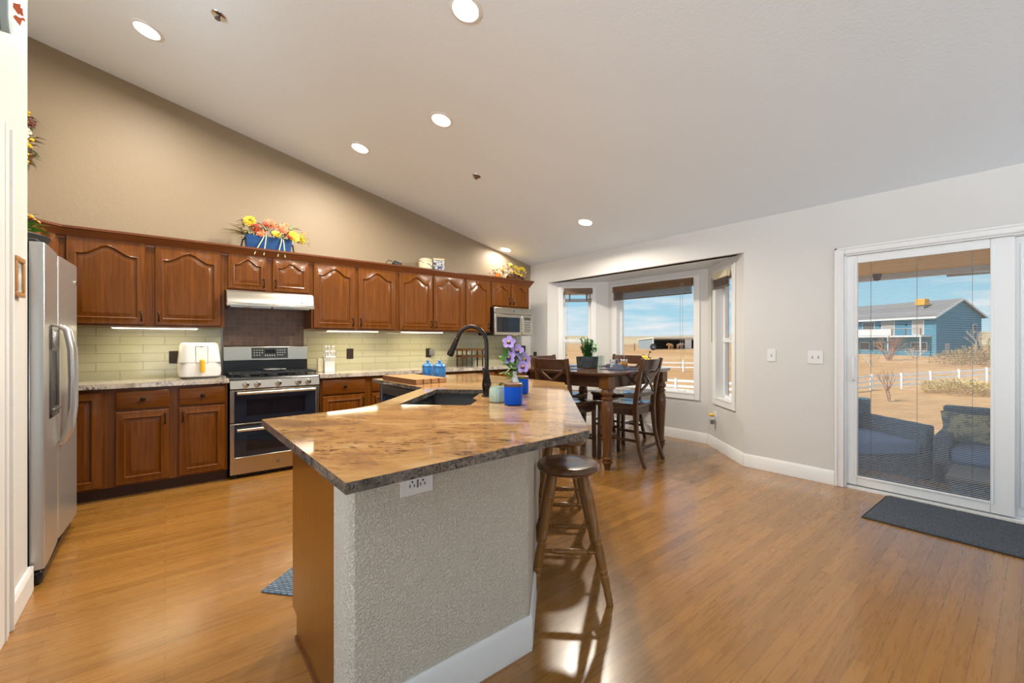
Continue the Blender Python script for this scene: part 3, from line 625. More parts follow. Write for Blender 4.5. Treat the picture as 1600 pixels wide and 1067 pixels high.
def upper_cabinet(label, x0, x1, z0, doors, loc=(0,0,0), rz=0, z1=2.10, depth=0.31, arch=0.075, stile=0.058):
    root = thing('wall_cabinet', label, 'kitchen cabinet', loc, rz, 'wall cabinets over the back counter')
    # local y 0 = face frame front, +y into the wall
    b = MB(); b.box(x0, x1, 0.02, depth, z0 + 0.012, z1); b.build('carcass', M['cherry'], root)
    b = MB(); b.box(x0, x1, 0, 0.02, z0, z1); b.build('face_frame', M['cherry'], root, bevel=0.002)
    for (a, c, hs) in doors:
        b = MB(); door_slab(b, a, c, z0 + 0.018, z1 - 0.028, arch=arch, stile=stile); d = b.build('door', M['cherry'], root)
        if hs: bail(d, (c - 0.026) if hs > 0 else (a + 0.026), z0 + 0.05, z0 + 0.125, -0.02)
    return root
UF, UB = 4.777, YB                                          # wall cabinet front, wall
D = UB - UF - 0.006
def at_u(label, x0, x1, z0, doors, **k): return upper_cabinet(label, x0, x1, z0, doors, (0, UF, 0), 0, depth=D, **k)
at_u('two door wall cabinet left of the range hood, beside the fridge', -0.635, 0.432, 1.371, [(-0.598, -0.126, 1), (-0.066, 0.403, -1)])
at_u('short wall cabinet above the range hood', 0.432, 1.184, 1.725, [(0.456, 0.775, 1), (0.824, 1.158, -1)], arch=0.055, stile=0.054)
at_u('two door wall cabinet right of the range hood', 1.184, 2.127, 1.371, [(1.203, 1.632, 1), (1.665, 2.105, -1)])
at_u('two door wall cabinet above the blue canisters', 2.127, 3.068, 1.371, [(2.15, 2.588, 1), (2.604, 3.046, -1)])
at_u('single door wall cabinet left of the microwave', 3.068, 3.487, 1.371, [(3.086, 3.468, 1)])
at_u('short wall cabinet above the microwave', 3.487, 4.195, 1.728, [(3.503, 3.832, 1), (3.848, 4.178, -1)], arch=0.055, stile=0.054)
# diagonal corner cabinet beyond the fridge: face runs at 45 degrees
Dg = thing('wall_cabinet', 'diagonal corner wall cabinet above the far side of the fridge', 'kitchen cabinet', (-0.635, UF, 0), R(45), 'wall cabinets over the back counter')
b = MB(); b.prism([(0, 0.0), (-0.46, 0.0), (-0.66, 0.21), (-0.44, 0.44), (0.22, 0.22)], 1.383, 2.10); b.build('carcass', M['cherry'], Dg)
b = MB(); b.box(-0.46, 0.0, -0.004, 0.0, 1.371, 2.10); b.build('face_frame', M['cherry'], Dg)
b = MB(); door_slab(b, -0.43, -0.035, 1.389, 2.072, arch=0.065); b.build('door', M['cherry'], Dg)
# cabinet over the fridge, running toward the camera along the left wall
Fc = thing('wall_cabinet', 'wall cabinet above the top of the fridge', 'kitchen cabinet', (-0.96, 4.45, 0), R(90), 'wall cabinets over the back counter')
# crown moulding in one run, mitred at the corner
crown = [(0.0, 2.045), (-0.010, 2.045), (-0.012, 2.062), (-0.022, 2.068), (-0.026, 2.082), (-0.045, 2.108), (-0.048, 2.118), (-0.058, 2.124), (-0.058, 2.142), (0.0, 2.142)]
b = MB(); L = []
def crown_loop(px, py, nx, ny): return [(px + nx*(-o), py + ny*(-o), z) for o, z in crown]
t22 = math.tan(R(22.5))
L.append(crown_loop(-0.965, UF - 0.33, 0.70710, -0.70710))
L.append([(-0.635 - o*(-t22)*1.0*1.0 if False else -0.635 + (-o)*t22, UF - (-o), z) for o, z in crown])
L.append([(4.197 + (-o)*0.9, UF - (-o), z) for o, z in crown])
L.append([(4.197 + (-o)*0.9, UB - 0.004, z) for o, z in crown])
b.loft(L); o = b.build('crown_moulding', M['cherry_dark']); tag(o, 'dark cherry crown moulding along the top of the wall cabinets', 'moulding')
bpy.data.objects.remove(Fc)

def under_light(x0, x1, label):
    root = thing('under_cabinet_light', label, 'cabinet light', ((x0 + x1)/2, 4.86, 1.371), 0, 'under cabinet light strips'); h = (x1 - x0)/2
    MB().box(-h, h, -0.035, 0.035, -0.011, 0.011).build('housing', M['white_plastic'], root, bevel=0.003)
    MB().box(-h + 0.01, h - 0.01, -0.03, 0.03, -0.016, -0.010).build('lens', M['strip_lens'], root)
    ld = bpy.data.lights.new('lamp', 'AREA'); ld.shape = 'RECTANGLE'; ld.size = 2*h - 0.03; ld.size_y = 0.05; ld.energy = UNDER_W*2*h/0.5; ld.color = (1.0, 0.86, 0.52)
    lo = bpy.data.objects.new('lamp', ld); C.objects.link(lo); lo.parent = root; lo.location = (0, 0, -0.019)
under_light(-0.35, 0.24, 'lit strip under the wall cabinet left of the range')
under_light(1.36, 1.93, 'lit strip under the wall cabinet above the knife block')
under_light(2.22, 2.78, 'lit strip under the wall cabinet above the blue canisters')

# ------------------------------------------------------------------ base cabinets
BF = 4.600
def base_cabinet(label, x0, x1, cols, loc, rz=0, depth=0.48, toe=0.06, panel_left=False):
    """cols: (a, c, handle_side, has_drawer); face at local y 0, +y backwards"""
    root = thing('base_cabinet', label, 'kitchen cabinet', loc, rz, 'base cabinets')
    b = MB(); b.box(x0, x1, 0.02, depth, 0.10, 0.872); b.build('carcass', M['cherry'], root)
    b = MB(); b.box(x0, x1, 0, 0.02, 0.095, 0.872); b.build('face_frame', M['cherry'], root, bevel=0.002)
    b = MB(); b.box(x0, x1, toe, depth, 0.0, 0.10); b.build('toe_kick', M['toe'], root)
    for a, c, hs, dr in cols:
        zt = 0.685 if dr else 0.845
        b = MB(); door_slab(b, a, c, 0.108, zt, arch=0, stile=0.060); d = b.build('door', M['cherry'], root)
        if hs: bail(d, (c - 0.028) if hs > 0 else (a + 0.028), zt - 0.115, zt - 0.04, -0.02)
        if dr:
            b = MB(); drawer_slab(b, a, c, 0.702, 0.850); d = b.build('drawer', M['cherry_h'], root); knob(d, (a + c)/2, 0.778, -0.02)
    return root
base_cabinet('narrow base cabinet in the corner beside the fridge', -0.84, -0.37, [(-0.80, -0.382, 0, False)], (0, BF, 0))
base_cabinet('base cabinet with two drawers left of the range', -0.37, 0.438, [(-0.303, 0.030, 1, True), (0.090, 0.418, -1, True)], (0, BF, 0))
base_cabinet('base cabinet with a drawer right of the range', 1.222, 1.70, [(1.242, 1.680, 1, True)], (0, BF, 0))
base_cabinet('base cabinet behind the dishwasher side of the island', 1.70, 2.62, [(1.752, 2.15, -1, True), (2.18, 2.59, 1, True)], (0, BF, 0))
base_cabinet('base cabinet under the wooden rack, past the canisters', 2.62, 3.45, [(2.65, 3.02, 1, True), (3.05, 3.42, -1, True)], (0, BF, 0))
base_cabinet('base cabinet at the right end of the back wall', 3.45, 4.19, [(3.48, 3.80, 1, True), (3.83, 4.16, -1, True)], (0, BF, 0))
def slab(b, poly, z0, z1, hole=None, r=0.006):
    """stone slab: mat 0 top, mat 1 edge"""
    loops = [poly] + ([hole] if hole else [])
    tri = geometry.tessellate_polygon([[Vector((x, y, 0)) for x, y in l] for l in loops])
    flat = [p for l in loops for p in l]
    b._add([(x, y, z1) for x, y in flat], tri, 0); b._add([(x, y, z0) for x, y in flat], tri, 1)
    for l in loops:
        n = len(l); b._add([(x, y, z0) for x, y in l] + [(x, y, z1) for x, y in l], [(i, (i+1) % n, n + (i+1) % n, n + i) for i in range(n)], 1)
    return b
b = slab(MB(), [(-1.33, 4.555), (0.446, 4.555), (0.446, 5.093), (-1.33, 5.093)], 0.876, 0.914)
o = b.build('countertop', [M['granite_pale'], M['granite_pale']]); tag(o, 'pale veined granite countertop left of the range', 'countertop', 'back counters')
b = slab(MB(), [(1.212, 4.555), (4.215, 4.555), (4.215, 5.093), (1.212, 5.093)], 0.876, 0.914)
o = b.build('countertop', [M['granite_pale'], M['granite_pale']]); tag(o, 'pale veined granite countertop running right from the range', 'countertop', 'back counters')
b = MB(); b.box(-1.34, 0.432, 5.088, YB - 0.0005, 0.9, 1.40); b.box(1.184, 4.215, 5.088, YB - 0.0005, 0.9, 1.40)
struct(b.build('trim_2', M['splash']), 'sage green glass tile backsplash')
b = MB().box(0.445, 1.184, 5.087, YB - 0.0005, 0.7, 1.75); struct(b.build('trim_3', M['stove_tile']), 'brown mosaic tile panel behind the range')
b = MB().box(0.432, 0.445, 5.082, YB - 0.0005, 0.9, 1.40); struct(b.build('trim_4', M['steel_dark']), 'thin tile edge strip left of the range')

# ------------------------------------------------------------------ range hood
root = thing('range_hood', 'stainless steel range hood over the stove', 'range hood', (0, 0, 0))
b = MB(); b.prism_x([(5.095, 1.58), (4.66, 1.58), (4.645, 1.60), (4.66, 1.685), (4.70, 1.724), (5.095, 1.724)], 0.436, 1.180); b.build('hood_body', M['steel_hood'], root, bevel=0.006)
b = MB(); b.box(0.435, 1.181, 4.640, 4.665, 1.573, 1.60); b.build('front_lip', M['steel_h'], root, bevel=0.004)
b = MB(); b.box(0.47, 0.80, 4.69, 5.0, 1.566, 1.58); b.build('grease_filter', M['chrome'], root); b = MB(); b.box(0.815, 1.145, 4.69, 5.0, 1.566, 1.58); b.build('grease_filter', M['chrome'], root)
for x in (0.60, 1.02): MB().lathe([(0.001, 1.5795), (0.03, 1.5795), (0.026, 1.567), (0.001, 1.565)], (x, 4.68, 0), 14).build('hood_lamp', M['white_plastic'], root)
b = MB()
for k in range(5): b.box(1.03 + k*0.02, 1.042 + k*0.02, 4.6425, 4.655, 1.632, 1.637)
b.build('control_buttons', M['steel_dark'], root)

# ------------------------------------------------------------------ range
root = thing('range', 'stainless double oven gas range between the base cabinets', 'stove', (0, 0, 0))
X0, X1, F = 0.452, 1.208, 4.568
b = MB(); b.box(X0, X1, F + 0.025, 5.075, 0.035, 0.895); b.build('body', M['black'], root)
b = MB(); b.box(X0, X1, F + 0.02, 5.06, 0.893, 0.912); b.prism_x([(F + 0.0, 0.893), (F + 0.03, 0.893), (F + 0.03, 0.914), (F + 0.012, 0.914)], X0, X1); b.build('cooktop', M['black'], root, bevel=0.004)
b = MB(); b.prism_x([(F - 0.012, 0.815), (F + 0.025, 0.815), (F + 0.025, 0.893), (F + 0.006, 0.893)], X0, X1); cp = b.build('control_panel', M['steel_h'], root, bevel=0.003)
for x in (0.575, 0.667, 0.84, 1.012, 1.102):
    kb = MB().lathe_to((x, F - 0.006, 0.855), (x, F - 0.04, 0.851), [(0.027, 0), (0.027, 0.25), (0.023, 0.35), (0.021, 0.95), (0.017, 1.0)], 20).build('burner_knob', M['chrome'], cp)
    MB().box(x - 0.005, x + 0.005, F - 0.050, F - 0.036, 0.832, 0.874).build('knob_grip', M['chrome'], kb, bevel=0.003)
def oven_door(z0, z1, wz0, wz1, hz, name):
    b = MB(); fw = 0.034
    b.box(X0 + 0.002, X0 + fw, F, F + 0.03, z0, z1); b.box(X1 - fw, X1 - 0.002, F, F + 0.03, z0, z1); b.box(X0 + fw, X1 - fw, F, F + 0.03, z1 - 0.012, z1)
    if z0 < 0.3: b.box(X0 + fw, X1 - fw, F, F + 0.03, z0, wz0 - 0.05)
    d = b.build('oven_door', M['steel_h'], root, bevel=0.003)
    MB().box(X0 + fw, X1 - fw, F + 0.004, F + 0.028, (wz0 - 0.05 if z0 < 0.3 else z0), z1 - 0.012).build('door_glass', M['oven_glass'], d)
    MB().box(X0 + 0.13, X1 - 0.13, F + 0.002, F + 0.006, wz0, wz1).build('window', M['oven_win'], d)
    b = MB(); b.tube([(X0 + 0.05, F - 0.045, hz), (X1 - 0.05, F - 0.045, hz)], 0.0145, 12)
    for x in (X0 + 0.065, X1 - 0.065): b.tube([(x, F - 0.045, hz), (x, F + 0.004, hz)], 0.011, 8)
    b.build('door_handle', M['steel_h'], d); return d
oven_door(0.512, 0.805, 0.565, 0.712, 0.778, 'upper'); d = oven_door(0.042, 0.500, 0.245, 0.392, 0.447, 'lower')
bd_ = MB().lathe_to((0.838, F + 0.001, 0.117), (0.838, F - 0.003, 0.117), [(0.0185, 0), (0.0185, 1)], 24).build('badge', M['steel_dark'], d)
b = MB()
for k in range(20):
    a = 2*PI*k/20; b.box(0.838 + 0.0155*math.cos(a) - 0.001, 0.838 + 0.0155*math.cos(a) + 0.001, F - 0.0038, F - 0.003, 0.117 + 0.0155*math.sin(a) - 0.001, 0.117 + 0.0155*math.sin(a) + 0.001)
b.tube([(0.838 + 0.008*math.cos(a), F - 0.0036, 0.117 + 0.008*math.sin(a)) for a in [q*0.35 for q in range(15)]], 0.0012, 5)
b.build('badge_mark', M['chrome'], bd_)
for x in (X0 + 0.05, X1 - 0.05):
    for y in (F + 0.06, 5.0): MB().lathe([(0.018, 0), (0.018, 0.036)], (x, y, 0), 10).build('leg', M['black'], root)
MB().box(X0 + 0.01, X1 - 0.01, F + 0.06, F + 0.07, 0.005, 0.04).build('kick_plate', M['black'], root)
# backguard
b = MB(); b.box(X0 - 0.008, X1 - 0.012, 4.985, 5.075, 0.90, 1.075); b.build('backguard_riser', M['black'], root, bevel=0.004)
b = MB(); b.prism_x([(4.972, 1.058), (5.08, 1.058), (5.08, 1.205), (5.0, 1.205), (4.985, 1.195)], X0 - 0.01, X1 - 0.012); bg = b.build('backguard', M['steel_h'], root, bevel=0.004)
def bgx(z): return 4.972 + (z - 1.058)*(4.985 - 4.972)/(1.195 - 1.058)
b = MB(); b.prism_x([(bgx(1.075) - 0.003, 1.075), (bgx(1.075) + 0.004, 1.075), (bgx(1.182) + 0.004, 1.182), (bgx(1.182) - 0.003, 1.182)], 0.675, 1.005); dp = b.build('control_display', M['display'], bg, bevel=0.003)
b = MB()
for r_ in range(3):
    for k in range(4):
        if r_ == 2 and k > 2: continue
        for x in (0.695 + k*0.023, 0.905 + k*0.021):
            z = 1.158 - r_*0.025; b.box(x, x + 0.010, bgx(z) - 0.0042, bgx(z) - 0.003, z - 0.003, z + 0.003)
for k in range(5): b.box(0.795 + k*0.02, 0.801 + k*0.02, bgx(1.11) - 0.0042, bgx(1.11) - 0.003, 1.095, 1.112)
b.build('key_marks', M['marks'], dp)
MB().prism_x([(bgx(1.125) - 0.004, 1.125), (bgx(1.125) - 0.003, 1.125), (bgx(1.165) - 0.003, 1.165), (bgx(1.165) - 0.004, 1.165)], 0.795, 0.89).build('clock_window', M['oven_win'], dp)
# burners and grates
for x, y, r_ in ((0.59, 4.72, 0.045), (0.59, 4.90, 0.036), (0.83, 4.81, 0.05), (1.07, 4.72, 0.05), (1.07, 4.90, 0.033)):
    MB().lathe([(r_, 0.911), (r_, 0.922), (r_*0.8, 0.926), (r_*0.78, 0.934), (0.002, 0.936)], (x, y, 0), 18).build('burner', M['iron'], root)
for gx0, gx1 in ((0.475, 0.705), (0.715, 0.945), (0.955, 1.185)):
    b = MB(); z = 0.947
    for x in (gx0, gx1): b.bar((x, 4.615, z), (x, 4.965, z), 0.011, 0.014)
    for y in (4.615, 4.79, 4.965): b.bar((gx0, y, z), (gx1, y, z), 0.011, 0.014)
    xm = (gx0 + gx1)/2
    for y in (4.70, 4.88):
        b.bar((gx0, y, z), (xm - 0.03, y, z), 0.009, 0.014); b.bar((xm + 0.03, y, z), (gx1, y, z), 0.009, 0.014); b.bar((xm, y + 0.03, z), (xm, y + 0.085, z), 0.009, 0.014); b.bar((xm, y - 0.085, z), (xm, y - 0.03, z), 0.009, 0.014)
    for x in (gx0 + 0.004, gx1 - 0.004):
        for y in (4.62, 4.96): b.box(x - 0.005, x + 0.005, y - 0.005, y + 0.005, 0.911, 0.945)
    b.build('grate', M['iron'], root)
root = thing('spoon_rest', 'white spoon rest lying on the stove grates', 'spoon rest', (0.845, 4.87, 0.954))
b = MB(); b.lathe([(0.002, 0.004), (0.05, 0.003), (0.068, 0.012), (0.07, 0.016), (0.05, 0.009), (0.002, 0.009)], sx=1.2, sy=0.8, n=20); b.build('dish', M['white_plastic'], root)
MB().box(0.07, 0.12, -0.015, 0.015, 0.010, 0.016).build('handle_rest', M['white_plastic'], root, bevel=0.005)

# ------------------------------------------------------------------ microwave
root = thing('microwave', 'stainless over the range style microwave below the short cabinet', 'microwave', (0, 0, 0))
X0, X1, F = 3.50, 4.198, 4.715
b = MB(); b.box(X0, X1, F, 5.085, 1.334, 1.724); b.build('body', M['black'], root, bevel=0.003)
b = MB(); b.box(X0, X1, F - 0.018, F, 1.632, 1.722); b.build('vent_band', M['steel_h'], root, bevel=0.006)
b = MB(); b.box(X0, 3.985, F - 0.022, F, 1.338, 1.628); d = b.build('door', M['steel_h'], root, bevel=0.006)
MB().box(3.535, 3.945, F - 0.025, F - 0.02, 1.378, 1.588).build('window', M['oven_win'], d, bevel=0.002)
b = MB(); b.tube([(3.972, F - 0.018, 1.372), (3.972, F - 0.05, 1.40), (3.972, F - 0.058, 1.483), (3.972, F - 0.05, 1.566), (3.972, F - 0.018, 1.594)], 0.010, 8); b.build('handle', M['steel_h'], d)
b = MB(); b.box(3.99, X1, F - 0.022, F, 1.338, 1.628); cp = b.build('control_panel', M['steel_h'], root, bevel=0.006)
MB().box(4.035, 4.15, F - 0.025, F - 0.02, 1.555, 1.595).build('display', M['display'], cp)
b = MB()
for r_ in range(5):
    for k in range(3): b.box(4.04 + k*0.038, 4.068 + k*0.038, F - 0.0235, F - 0.021, 1.385 + r_*0.032, 1.402 + r_*0.032)
b.build('key_marks', M['steel_dark'], cp)
MB().lathe_to((3.845, F - 0.017, 1.678), (3.845, F - 0.021, 1.678), [(0.012, 0), (0.012, 1)], 16).build('badge', M['steel_dark'], root)

# ------------------------------------------------------------------ fridge
root = thing('refrigerator', 'stainless side by side refrigerator with ice dispenser', 'refrigerator', (0, 0, 0))
FX, DX = -0.530, -0.462                                      # body front, door front
b = MB(); b.box(-1.28, FX - 0.008, 3.20, 4.105, 0.02, 1.735); b.build('body', M['black'], root, bevel=0.006)
def fridge_door(name, y0, y1, edge):
    n = 14; pl = [(FX, y0), (DX - 0.026 + edge[0]*0.5, y0)]
    for k in range(n + 1):
        s = k/n; y = y0 + 0.006 + (y1 - y0 - 0.012)*s
        pl.append((DX + (edge[0] + (edge[1] - edge[0])*s) + 0.004*(1 - (2*s - 1)**4), y))
    pl += [(DX - 0.026 + edge[1]*0.5, y1), (FX, y1)]
    return MB().prism(pl, 0.085, 1.748).build(name, M['steel'], root, bevel=0.004)
d1 = fridge_door('freezer_door', 3.192, 3.622, (-0.014, -0.024)); d2 = fridge_door('fridge_door', 3.630, 4.108, (-0.024, 0.0))
xo = DX - 0.016
# dispenser on the freezer door
b = MB(); y0, y1 = 3.300, 3.545; pts = []
b.box(xo - 0.012, xo + 0.010, y0, y0 + 0.035, 0.83, 1.335); b.box(xo - 0.012, xo + 0.010, y1 - 0.035, y1, 0.83, 1.335); b.box(xo - 0.012, xo + 0.010, y0, y1, 0.83, 0.875); b.box(xo - 0.012, xo + 0.010, y0, y1, 1.185, 1.335)
dz = b.build('dispenser', M['steel_dark'], d1, bevel=0.014, seg=3)
MB().box(xo - 0.03, xo + 0.003, y0 + 0.03, y1 - 0.03, 0.872, 1.19).build('dispenser_recess', M['black'], dz)
MB().box(xo + 0.008, xo + 0.014, y0 + 0.05, y1 - 0.05, 1.205, 1.30).build('dispenser_panel', M['chrome'], dz, bevel=0.004)
MB().box(xo - 0.008, xo + 0.022, y0 + 0.03, y1 - 0.03, 0.868, 0.882).build('drip_tray', M['steel_dark'], dz, bevel=0.003)
def grip(door, y, s):
    # long bowed handle that swells toward the door edge
    x = DX - 0.014
    pts = [(x, y, 1.335), (x + 0.030, y + s*0.012, 1.31), (x + 0.048, y + s*0.040, 1.20), (x + 0.052, y + s*0.048, 1.02), (x + 0.050, y + s*0.045, 0.86), (x + 0.040, y + s*0.028, 0.74), (x + 0.018, y + s*0.006, 0.665), (x, y, 0.65)]
    MB().tube(pts, [0.012, 0.016, 0.015, 0.014, 0.015, 0.017, 0.018, 0.012], 12).build('handle', M['steel'], door)
grip(d1, 3.595, -0.6); grip(d2, 3.665, 1.0)
b = MB(); b.box(-1.2, FX + 0.045, 3.215, 4.085, 0.0, 0.075); b.build('base_grille', M['black'], root, bevel=0.02)
b = MB(); b.box(FX - 0.09, FX + 0.03, 3.205, 3.275, 1.735, 1.765); b.build('hinge_cover', M['black_matte'], root, bevel=0.008); b = MB(); b.box(FX - 0.09, FX + 0.03, 4.02, 4.095, 1.735, 1.765); b.build('hinge_cover', M['black_matte'], root, bevel=0.008)
bd_ = MB().lathe_to((DX - 0.004, 4.035, 1.63), (DX + 0.006, 4.035, 1.63), [(0.017, 0), (0.017, 1)], 20).build('badge', M['chrome'], d2)
# pot with leaves on top of the fridge
def leaf_ball(b, c, r, n, L, w, mats, rnd, flat=1.0, up=0.3):
    for k in range(n):
        a = rnd.uniform(0, 2*PI); e = rnd.uniform(-0.3, 1.2); d = Vector((math.cos(a)*math.cos(e), math.sin(a)*math.cos(e), math.sin(e)*flat + up*rnd.random()))
        p = Vector(c) + d*r*rnd.uniform(0.3, 1.0); b.leaf(p, d + Vector((rnd.uniform(-.5,.5), rnd.uniform(-.5,.5), rnd.uniform(-.5,.5))), L*rnd.uniform(0.7, 1.2), w*rnd.uniform(0.7, 1.2), mat=rnd.randrange(mats))
def blossom(c, d, r, petals, pm, parent, cm=None, layers=1, name='flower', wide=0.7):
    b = MB(); d = Vector(d).normalized(); a = d.orthogonal().normalized(); e = d.cross(a); c = Vector(c)
    for ly in range(layers):
        op = 0.25 + 0.55*ly/max(1, layers); rr = r*(1 - 0.22*ly)
        for k in range(petals):
            t = 2*PI*(k + 0.5*(ly % 2))/petals; q = a*math.cos(t) + e*math.sin(t)
            b.petal(c + q*r*0.06 + d*0.1*r*ly, q + d*op, rr, rr*wide, up=tuple(d), bend=0.22)
    b.sphere(c + d*r*0.15, r*0.2, 8, 5, mat=1)
    return b.build(name, [pm, cm or M['f_brown']], parent, normals=False, sharp=80)
rnd = random.Random(4)
root = thing('potted_plant', 'dark shallow pot of orange flowers and leaves on the fridge', 'plant', (-0.66, 3.42, 1.736))
MB().lathe([(0.10, 0), (0.16, 0.03), (0.175, 0.07), (0.165, 0.075), (0.15, 0.06), (0.002, 0.05)], n=26).build('bowl', M['black_matte'], root)
b = MB(); leaf_ball(b, (0, 0, 0.08), 0.11, 90, 0.09, 0.03, 2, rnd); b.build('foliage', [M['leaf_bright'], M['leaf_green']], root, normals=False)
for p in ((0.10, -0.02, 0.17), (0.02, -0.08, 0.15), (-0.05, 0.05, 0.19), (0.13, 0.06, 0.11)): blossom(p, (p[0], p[1], 0.12), 0.05, 6, M['f_orange'], root, M['f_yellow'])

# ------------------------------------------------------------------ island
def isl(x, y): return (x, y)
poly = [(0.318, 2.072), (0.325, 1.012), (1.222, 1.052), (2.505, 2.42), (2.505, 3.72), (1.432, 3.72), (1.432, 2.775), (0.90, 2.235), (0.83, 2.175), (0.75, 2.13), (0.66, 2.105), (0.56, 2.095)]
def uv(u, v): return (u*0.70710678 + v*0.70710678, u*0.70710678 - v*0.70710678)      # along / across the diagonal
hole = [uv(2.17, -0.825), uv(2.17, -0.47), uv(2.19, -0.445), uv(2.37, -0.445), uv(2.42, -0.47), uv(2.45, -0.485), uv(2.66, -0.485), uv(2.69, -0.47), uv(2.73, -0.445), uv(2.87, -0.445), uv(2.89, -0.47), uv(2.89, -0.825)]
b = slab(MB(), poly, 0.886, 0.914, hole)
o = b.build('island_countertop', [M['granite_gold'], M['granite_edge']]); tag(o, 'golden brown granite countertop of the angled island', 'countertop')
b = MB()                                                      # short wall that carries the overhang, rounded at the near corner
outer = [(0.425, 1.44), (0.425, 1.33), (0.43, 1.312), (0.445, 1.30), (1.128, 1.30), (1.142, 1.303), (1.152, 1.312), (2.262, 2.422), (2.262, 3.70)]
inner = [(2.15, 3.70), (2.15, 2.475), (1.115, 1.44)]
b.prism(outer + inner, 0.0, 0.886); struct(b.build('wall_island', M['knock']), 'textured half wall under the island counter')
b = MB(); b.prism_x([(1.30, 0), (1.285, 0), (1.285, 0.125), (1.291, 0.138), (1.30, 0.14)], 0.458, 1.148); b.build
o = b.build('baseboard_island', M['trim'], bevel=0.002); struct(o)
b = MB(); b.prism_x([(0, 0), (-0.015, 0), (-0.015, 0.125), (-0.009, 0.138), (0, 0.14)], 0.0, 1.565)
struct(b.build('baseboard_island_side', M['trim'], None, (1.148, 1.306, 0), R(45), bevel=0.002))
# cabinets of the near arm: stained end panel faces the fridge
root = thing('island_cabinet', 'island base cabinet with a plain stained end panel', 'kitchen cabinet', (0, 0, 0), 0, None)
b = MB(); b.prism_x([(1.442, 0.0), (1.955, 0.0), (1.955, 0.10), (2.018, 0.10), (2.018, 0.886), (1.442, 0.886)], 0.428, 0.446); b.build('end_panel', M['maple_panel'], root)
b = MB(); b.box(0.42, 0.428, 1.442, 1.955, 0.0, 0.018); b.build('shoe_strip', M['cherry_dark'], root)
b = MB(); b.box(0.446, 0.92, 1.442, 2.0, 0.10, 0.884); b.build('carcass', M['cherry'], root)
b = MB(); b.box(0.428, 0.98, 2.018, 2.028, 0.10, 0.884); b.build('face_frame', M['cherry_dark'], root)
b = MB(); b.box(0.43, 0.92, 1.955, 1.965, 0.0, 0.10); b.build('toe_kick', M['toe'], root)
b = MB(); b.M = Matrix.Translation((0, 2.028, 0)) @ Matrix.Rotation(PI, 4, 'Z'); door_slab(b, -0.95, -0.44, 0.108, 0.85); d = b.build('door', M['cherry_dark'], root)
# sink base set on the diagonal
root = thing('island_cabinet', 'diagonal sink base cabinet of the island', 'kitchen cabinet', (*uv(2.53, -0.875), 0), R(225), None)
b = MB(); b.box(-0.46, 0.46, 0.02, 0.60, 0.10, 0.62); b.build('carcass', M['cherry'], root)
b = MB(); b.box(-0.50, 0.50, 0.0, 0.02, 0.095, 0.884); b.build('face_frame', M['cherry'], root)
b = MB(); b.box(-0.46, 0.46, 0.06, 0.30, 0.0, 0.10); b.build('toe_kick', M['toe'], root)
for a, c in ((-0.45, -0.01), (0.01, 0.45)):
    b = MB(); door_slab(b, a, c, 0.108, 0.685); b.build('door', M['cherry'], root)
# dishwasher at the far arm, facing the stove aisle
root = thing('dishwasher', 'dishwasher with a steel framed dark door under the island counter', 'dishwasher', (1.478, 3.69, 0), R(-90))
W = 0.72
b = MB(); b.box(0.0, W, 0.03, 0.60, 0.0, 0.87); b.build('tub', M['black'], root)
b = MB(); b.box(0.0, 0.055, 0, 0.03, 0.10, 0.868); b.box(W - 0.055, W, 0, 0.03, 0.10, 0.868); b.box(0.055, W - 0.055, 0, 0.03, 0.795, 0.868); b.box(0.055, W - 0.055, 0, 0.03, 0.10, 0.16); d = b.build('door', M['steel_dark'], root, bevel=0.003)
MB().box(0.055, W - 0.055, 0.012, 0.028, 0.16, 0.795).build('dark_door_panel', M['oven_glass'], d)
MB().box(0.0, W, 0.05, 0.06, 0.0, 0.10).build('toe_kick', M['black'], root)
# filler end of the far arm
b = MB(); b.box(1.49, 2.14, 3.693, 3.705, 0, 0.884); tag(b.build('island_end_panel', M['cherry']), 'cherry end panel of the island arm next to the dishwasher', 'panel')
# sink
root = thing('sink', 'dark composite sink set into the island at an angle', 'sink', (*uv(2.53, -0.645), 0.886), R(45))
# local x along the diagonal, local -y toward the seating side... y = -(v)
b = MB(); hx, hy, dp = 0.367, 0.205, 0.21
def rr(hx, hy, r, z, n=5):
    o = []
    for cx, cy, a0 in ((hx - r, hy - r, 0), (-hx + r, hy - r, 90), (-hx + r, -hy + r, 180), (hx - r, -hy + r, 270)):
        for k in range(n + 1): a = R(a0 + 90*k/n); o.append((cx + r*math.cos(a), cy + r*math.sin(a), z))
    return o
b.loft([rr(hx + 0.02, hy + 0.02, 0.05, -0.002), rr(hx, hy, 0.04, -0.002), rr(hx - 0.008, hy - 0.008, 0.05, -dp + 0.03), rr(hx - 0.03, hy - 0.03, 0.06, -dp), rr(0.04, 0.04, 0.03, -dp - 0.004)], caps=False)
b._add(rr(0.04, 0.04, 0.03, -dp - 0.004), [tuple(range(24))]); b.build('basin', M['sink'], root)
MB().lathe([(0.045, -dp + 0.002), (0.043, -dp + 0.005), (0.03, -dp + 0.001), (0.002, -dp + 0.001)], n=20).build('drain', M['bronze'], root)
# faucet
root = thing('faucet', 'oil rubbed bronze gooseneck faucet behind the sink', 'faucet', (1.500, 2.092, 0.914), R(135))
